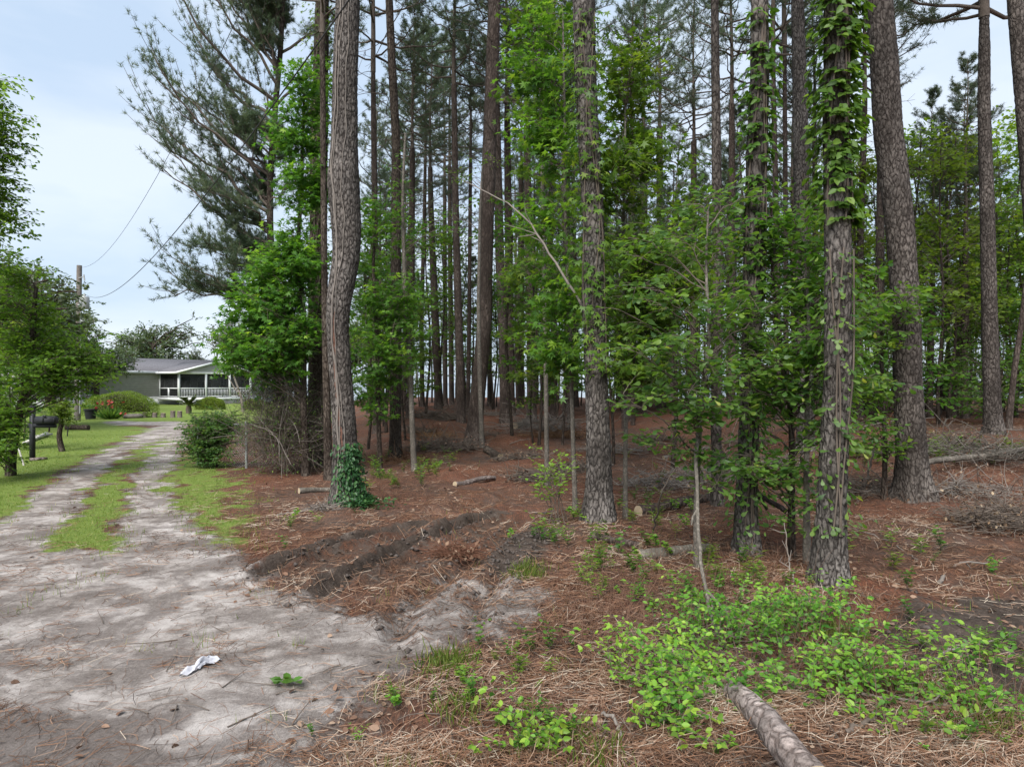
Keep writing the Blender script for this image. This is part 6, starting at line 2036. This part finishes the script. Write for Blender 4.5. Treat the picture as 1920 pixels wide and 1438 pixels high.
    tag(obj('earth_clods', g, plain('dark_earth', (.075, .062, .055), .95, .4, 30)), 'dark clods of torn earth along the tyre ruts', 'earth', kind='stuff')
litter()

def grass():
    r = np.random.default_rng(92)
    x, y = scatter(330000, 3.5, 30, r, pw=.6)
    s, gr, di, dk = masks(x, y)
    patch = fbm(x * 1.4, y * 1.4, 61, 3)
    tuft = np.clip((fbm(x * 2.5, y * 2.5, 62, 3) - .33) * 6, 0, 1)
    dens = gr * np.clip(.75 + .8 * patch, .1, 1) + (1 - gr) * tuft * .10 * np.where(y < 9, 1, .3)
    k = r.uniform(size=len(x)) < dens
    x, y, gr = x[k], y[k], gr[k]
    n = len(x)
    z = H(x, y)
    hgt = r.uniform(.02, .055, n) * (1 + 1.0 * (gr < .3))
    a = r.uniform(0, 6.28, n)
    wd = r.uniform(.002, .0035, n) * np.clip(y / 7, 1, 3)
    lean = r.normal(size=(n, 2)) * .022
    V = np.stack([np.stack([x - np.cos(a) * wd, y - np.sin(a) * wd, z - .004], 1), np.stack([x + np.cos(a) * wd, y + np.sin(a) * wd, z - .004], 1), np.stack([x + lean[:, 0], y + lean[:, 1], z + hgt], 1)], 1)
    g = Geo().add(V.reshape(-1, 3), tris=np.arange(n * 3).reshape(-1, 3), tint=np.clip(r.normal(size=n) * .22 + .5 - .25 * np.clip(fbm(x * .8, y * .8, 64, 2), -.5, .5), 0, 1))
    tag(obj('grass', g, M['grassblade']), 'short grass along the drive, median strip and lawn', 'grass', kind='stuff')
grass()

# ------------------------------------------------------------------ bright vine patch in the right foreground
def vine_patch():
    r = np.random.default_rng(93)
    regions = [(1420, 1200, 130, 55, 1.0), (1260, 1270, 120, 70, .9), (1330, 1190, 90, 50, .5), (1540, 1180, 90, 45, .5), (1560, 1290, 140, 40, .7), (1750, 1300, 140, 45, .55), (1230, 1350, 60, 40, .3), (1870, 1330, 80, 40, .35), (1000, 1400, 60, 35, .22), (1400, 1290, 110, 30, .4), (1780, 1380, 100, 30, .1), (1640, 1370, 50, 40, .1)]
    wd = Geo()
    P_, D_ = [], []
    S_, C_, E_ = [], [], []
    for px, py, rx, ry, wgt in regions:
        n = int(105 * wgt)
        aa, qq = r.uniform(0, 6.28, n), r.uniform(0, 1, n) ** .6
        xy = Pq(px + np.cos(aa) * rx * qq, py + np.sin(aa) * ry * qq)
        for p in np.column_stack([xy, H(xy[:, 0], xy[:, 1])]):
            ang = r.uniform(0, 6.28)
            l = r.uniform(.12, .38)
            hgt = r.uniform(.04, .30) * (1.2 if wgt > .4 else .7)
            e = p + np.array([cos(ang) * l, sin(ang) * l, hgt])
            c = p + np.array([cos(ang) * l * .3, sin(ang) * l * .3, hgt * 1.2])
            S_.append(p); C_.append(c); E_.append(e)
    S_, C_, E_ = np.array(S_), np.array(C_), np.array(E_)
    B = bez(S_, C_, E_, 7)
    v, q = tubes(B, np.full((len(B), 7), .0016), 3)
    t = thing('honeysuckle_vine', (0, 0, 0), 'bright lime-green leafy vine spreading over the right foreground straw', 'vine')
    obj('runner', Geo().add(v, quads=q), M['twig'], t)['kind'] = 'stuff'
    pos, dr = [], []
    for j in range(1, 7):
        tg = norm(B[:, j] - B[:, j - 1])
        sd = norm(np.cross(tg, np.array([0, 0, 1.0])) + r.normal(size=tg.shape) * .2)
        for s in (1, -1):
            pos.append(B[:, j]); dr.append(norm(sd * s + tg * .45 + r.normal(size=tg.shape) * .25 + np.array([0, 0, .15])))
    pos.append(B[:, -1]); dr.append(norm(B[:, -1] - B[:, -2]))
    pos, dr = np.concatenate(pos), np.concatenate(dr)
    n = len(pos)
    nn = np.array([0, 0, 1.0]) + r.normal(size=(n, 3)) * .42 + np.array([0, -.2, 0])
    size = r.uniform(.024, .058, n)
    tint = np.clip(r.normal(size=n) * .2 + .5 + .25 * np.clip(fbm(pos[:, 0] * 1.5, pos[:, 1] * 1.5, 66, 2), -.6, .6), 0, 1)
    kp = fbm(pos[:, 0] * 2.6, pos[:, 1] * 2.6, 68, 3) > -.22 + .2 * r.normal(size=n)
    pos, dr, nn, size = pos[kp], dr[kp], nn[kp], size[kp]
    tint = np.clip(tint[kp] + .45 * fbm(pos[:, 0] * 3, pos[:, 1] * 3, 69, 2), 0, 1)
    n = len(pos)
    order = np.argsort(pos[:, 1] - 8 * size)[:300]
    rest = np.setdiff1d(np.arange(n), order)
    g = Geo()
    odd = r.uniform(size=len(rest)) < .22
    put_leaves(g, 'ovate', pos[rest[~odd]], dr[rest[~odd]], nn[rest[~odd]], size[rest[~odd]], tint[rest[~odd]])
    obj('foliage', g, M['lime'], t)['kind'] = 'stuff'
    g = Geo()
    o_ = rest[odd]
    put_leaves(g, 'spat', pos[o_] + np.array([0, 0, -.03]), dr[o_], nn[o_], size[o_] * 1.1, tint[o_])
    obj('foliage', g, M['vine'], t)['kind'] = 'stuff'
    lms = []
    for k in range(4):
        lm = Geo()
        put_leaves(lm, 'ovate', np.zeros((1, 3)), np.array([[0, 1.0, 0]]), np.array([[0, 0, 1.0]]), np.ones(1), np.array([.25 + .2 * k]))
        lm = lm.mesh('leaf'); lm.materials.append(M['lime'])
        lms.append(lm)
    from mathutils import Matrix
    for i in order:
        d = norm(dr[i][None])[0]
        nv = nn[i] - (nn[i] @ d) * d
        nv = nv / np.linalg.norm(nv)
        xv = np.cross(d, nv)
        m = Matrix(((xv[0], d[0], nv[0]), (xv[1], d[1], nv[1]), (xv[2], d[2], nv[2])))
        obj('leaf', lms[int(i) % 4], None, t, loc=pos[i], rot=m.to_euler(), scale=float(size[i]))
vine_patch()

def dry_stems():
    r = np.random.default_rng(97)
    S, E = [], []
    for px, py, rx, ry, n in ((1250, 1120, 150, 80, 260), (1120, 1180, 100, 60, 120), (1420, 1110, 120, 50, 120), (1500, 1250, 150, 70, 70), (1780, 1350, 140, 60, 90), (1650, 940, 120, 60, 120), (1250, 960, 120, 50, 120), (760, 890, 80, 40, 80), (1080, 1390, 120, 40, 50), (1800, 900, 120, 40, 120)):
        aa, qq = r.uniform(0, 6.28, n), r.uniform(0, 1, n) ** .5
        xy = Pq(px + np.cos(aa) * rx * qq, py + np.sin(aa) * ry * qq)
        for p in np.column_stack([xy, H(xy[:, 0], xy[:, 1])]):
            S.append(p)
            h = r.uniform(.08, .42)
            E.append(p + np.array([r.normal() * .14, r.normal() * .14, h]))
    S, E = np.array(S), np.array(E)
    B = bez(S, (S + E) / 2 + r.normal(size=S.shape) * .04, E, 5)
    v, q = tubes(B, (r.uniform(.0012, .0026, len(S)))[:, None] * np.linspace(1, .5, 5)[None], 3)
    tag(obj('dry_stems', Geo().add(v, quads=q), M['deadleaf']), 'thin dry brown stems standing among the weeds', 'dry stems', kind='stuff')
    # loose grass tufts
    P_ = []
    for px, py, n in ((985, 1082, 260), (1000, 1070, 160), (1560, 1210, 300), (1600, 1270, 240), (1850, 1360, 260), (830, 1255, 220), (850, 1240, 160), (870, 1340, 160), (1700, 1290, 200), (1500, 1160, 200), (720, 895, 200), (1120, 1420, 150)):
        c = G(px, py)
        q = np.tile(c, (n, 1)) + np.stack([r.normal(size=n) * .09, r.normal(size=n) * .11, 0 * r.normal(size=n)], 1)
        P_.append(q)
    P_ = np.concatenate(P_)
    n = len(P_)
    P_[:, 2] = H(P_[:, 0], P_[:, 1])
    d = norm(r.normal(size=(n, 3)) * np.array([.5, .5, .1]) + np.array([0, 0, 1]))
    g = Geo()
    put_leaves(g, 'lance', P_, d, r.normal(size=(n, 3)), r.uniform(.04, .15, n) * .9, np.clip(r.normal(size=n) * .22 + .5, 0, 1))
    V = g.v[0].reshape(n, 4, 3)
    mid = (V[:, 1] + V[:, 3]) / 2
    V[:, 1] = mid + (V[:, 1] - mid) * .28
    V[:, 3] = mid + (V[:, 3] - mid) * .28
    g.v[0] = V.reshape(-1, 3)
    tag(obj('grass_tufts', g, M['grassblade']), 'loose tufts of grass among straw on the forest edge', 'grass', kind='stuff')
dry_stems()

# weeds: upright sprouts, one object each
def weeds():
    r = np.random.default_rng(94)
    models = []
    for k in range(5):
        wd, lf = Geo(), Geo()
        rr = np.random.default_rng(700 + k)
        pos, dr = [], []
        for s in range(3 + k % 3):
            a = rr.uniform(0, 6.28)
            h = rr.uniform(.12, .34)
            e = np.array([cos(a) * h * .45, sin(a) * h * .45, h])
            B = bez(np.zeros((1, 3)), np.array([[0, 0, h * .6]]), e[None], 7)[0]
            wd.tube(B, np.linspace(.003, .0012, 7), 4)
            for j in range(2, 7):
                for q in range(2):
                    az = rr.uniform(0, 6.28)
                    pos.append(B[j]); dr.append((cos(az), sin(az), .25))
        pos, dr = np.array(pos), np.array(dr)
        n = len(pos)
        put_leaves(lf, ['ovate', 'ovate', 'lance', 'ovate', 'lance'][k], pos, dr, np.array([0, 0, 1.0]) + rr.normal(size=(n, 3)) * .3, rr.uniform(.04, .075, n) * (1.6 if k in (2, 4) else 1), np.clip(rr.normal(size=n) * .2 + .45, 0, 1))
        a, c = wd.mesh('stem'), lf.mesh('foliage')
        a.materials.append(M['twig'])
        c.materials.append(M[['lime', 'vine', 'yellowgreen', 'vine', 'lime'][k]])
        models.append((a, c))
    spots = []
    CL = [(1000, 1240, 120, 60, 12, 'on the straw just right of the sandy drive'), (1180, 1080, 100, 60, 22, 'between the vine-wrapped pine and bent stem'), (1300, 1100, 130, 60, 26, 'around the foot of the bent pale stem'), (1450, 1120, 90, 40, 10, 'left of the creeper-clad pine foot'),
          (1700, 1230, 160, 70, 16, 'on dark soil at the lower right'), (1720, 1080, 160, 60, 8, 'on straw below the thick leaning pine'), (850, 1300, 60, 50, 8, 'at the drive edge below the sand tongues'), (760, 890, 60, 30, 16, 'right of the ivy at the big curving pine'),
          (800, 870, 60, 25, 14, 'before the dark root-wad'), (700, 900, 50, 25, 10, 'just behind the big curving pine'), (1240, 960, 80, 50, 14, 'around the grey log behind the bent stem'), (1650, 880, 80, 50, 12, 'left of the thick leaning pine'), (1080, 1010, 60, 30, 10, 'at the foot of the vine-wrapped pine'),
          (980, 1010, 40, 30, 4, 'at the right end of the ruts'), (560, 1010, 70, 30, 5, 'at the left end of the ruts'), (1000, 1390, 90, 40, 12, 'at the bottom centre of the picture'), (1860, 1250, 60, 50, 10, 'near the right edge beyond the lime vine'), (1750, 860, 120, 30, 12, 'among slash right of the leaning pine'),
          (1550, 1000, 60, 60, 8, 'behind the creeper-clad pine'), (640, 1340, 200, 60, 5, 'growing on the bare sandy drive'), (1400, 1400, 120, 30, 5, 'beside the foreground log'), (1800, 1400, 110, 30, 6, 'at the bottom right corner'), (1200, 880, 120, 40, 10, 'behind the vine-wrapped pine'), (1830, 850, 90, 25, 22, 'before the right-edge pine'), (1600, 860, 60, 30, 10, 'between creeper-clad and leaning pines')]
    for px, py, rx, ry, n, where in CL:
        for _ in range(n):
            a, q = r.uniform(0, 6.28), r.uniform(0, 1) ** .5
            spots.append((px + cos(a) * rx * q, py + sin(a) * ry * q, where))
    for i, (px, py, where) in enumerate(spots):
        p = G(px, py)
        t = thing('weed', p, 'small green weed ' + where, 'weed', 'weeds ' + where, r.uniform(0, 6.28), r.uniform(.5, 1.15) * float(np.clip(p[1] / 8, .45, 1)))
        a, c = models[i % 5]
        obj('stem', a, None, t)
        obj('foliage', c, None, t)['kind'] = 'stuff'
weeds()

# ------------------------------------------------------------------ dropped cloth and leaf sprig on the drive
def bits():
    b = G(380, 1252)
    r = np.random.default_rng(95)
    m = 26
    u, v = np.meshgrid(np.linspace(-1, 1, m), np.linspace(-1, 1, m))
    th = np.arctan2(v, u)
    lobe = .78 + .22 * np.sin(3 * th + 1.0) + .12 * np.sin(5 * th)
    x = .6 * (.095 * u + .045 * np.sin(v * 2.4 + .5)) * lobe + .015 * fbm(u * 2, v * 2, 3, 3)
    y = .85 * (.17 * v + .05 * u) * lobe + .03 * fbm(u * 2 + 7, v * 2, 4, 3)
    z = .008 + .085 * np.abs(fbm(u * 1.9, v * 1.9, 7, 4)) * (1 - .5 * (u * u + v * v) / 2) + .03 * (1 - u * u) * (1 - v * v)
    z = z + H(b[0] + x.ravel(), b[1] + y.ravel()).reshape(m, m) - b[2]
    k = (np.arange(m - 1)[:, None] * m + np.arange(m - 1)[None]).ravel()
    top = np.stack([x.ravel(), y.ravel(), z.ravel()], 1)
    g = Geo().add(top, quads=np.stack([k, k + 1, k + m + 1, k + m], 1))
    tag(obj('crumpled_cloth', g, plain('white_cloth', (.46, .46, .50), .9, .12, 30), smooth=True, loc=b), 'crumpled white cloth lying on the sandy driveway', 'cloth')
    b = G(534, 1288)
    t = thing('leaf_sprig', b, 'fallen sprig of dark green leaves on the sandy driveway', 'sprig')
    obj('stem', Geo().tube([(-.09, .0, .02), (0, .01, .035), (.08, .02, .03)], .003, 5), M['twig'], t)
    for k in range(11):
        lf = Geo()
        a = k * 2.4
        d = np.array([[cos(a), .7 * sin(a), .12 + .2 * r.uniform()]])
        put_leaves(lf, 'ovate', np.array([[-.08 + .016 * k, .005, .03]]), d, np.array([[0, 0, 1.0]]) + r.normal(size=(1, 3)) * .4, np.array([r.uniform(.06, .1)]), np.array([r.uniform(.1, .7)]))
        obj('leaf', lf, M['vine'], t)
bits()

# ------------------------------------------------------------------ labels that tell repeated plants apart by their neighbours
ANCH = [(652, 'the curving pine'), (741, 'the straight dark pine'), (889, 'the right-leaning pine'), (1122, 'the vine-wrapped pine'), (1400, 'the sprouted dark trunk'), (1552, 'the creeper-clad pine'), (1712, 'the thick leaning pine'), (1862, 'the right-edge pine')]
ORD = ['first', 'second', 'third', 'fourth', 'fifth', 'sixth', 'seventh', 'eighth', 'ninth', 'tenth', 'eleventh', 'twelfth', 'thirteenth', 'fourteenth', 'fifteenth', 'sixteenth', 'seventeenth', 'eighteenth', 'nineteenth', 'twentieth'] + ['twenty-' + k for k in ('first', 'second', 'third', 'fourth', 'fifth', 'sixth', 'seventh', 'eighth', 'ninth')] + ['thirtieth'] + ['thirty-' + k for k in ('first', 'second', 'third', 'fourth', 'fifth', 'sixth', 'seventh', 'eighth', 'ninth')] + ['fortieth'] + ['forty-' + k for k in ('first', 'second', 'third', 'fourth', 'fifth', 'sixth', 'seventh', 'eighth', 'ninth')]
def tell_apart(group, what):
    its = [o for o in bpy.data.objects if o.parent is None and o.get('group') == group]
    its = sorted(its, key=lambda o: o.location.x / o.location.y)
    bins = {}
    for o in its:
        px = CX + F * o.location.x / o.location.y
        k = sum(1 for a in ANCH if a[0] < px)
        bins.setdefault(k, []).append(o)
    for k, os_ in bins.items():
        if k == 0: where = 'left of ' + ANCH[0][1]
        elif k == len(ANCH): where = 'right of ' + ANCH[-1][1]
        else: where = 'between %s and %s' % (ANCH[k - 1][1], ANCH[k][1][4:])
        for i, o in enumerate(os_):
            o['label'] = ('only %s %s' % (what, where)) if len(os_) == 1 else ('%s, %s from left %s' % (what, ORD[min(i, 48)], where))
tell_apart('pines deep in the wood', 'slender deep-wood pine')
tell_apart('saplings between the background pines', 'green background sapling')
tell_apart('young broadleaf trees at the right background', 'bright young broadleaf tree')
tell_apart('bushes among the background trunks', 'low dark bush')
tell_apart('fallen branches on the forest floor', 'bare fallen branch')
tell_apart('debris heaps on the forest floor', 'low twiggy debris heap')

for where_group in sorted({o['group'] for o in bpy.data.objects if o.get('category') == 'weed'}):
    ws = sorted([o for o in bpy.data.objects if o.parent is None and o.get('group') == where_group], key=lambda o: o.location.x / o.location.y)
    for i, o in enumerate(ws):
        o['label'] = o['label'] + (', %s from left' % ORD[min(i, 48)])
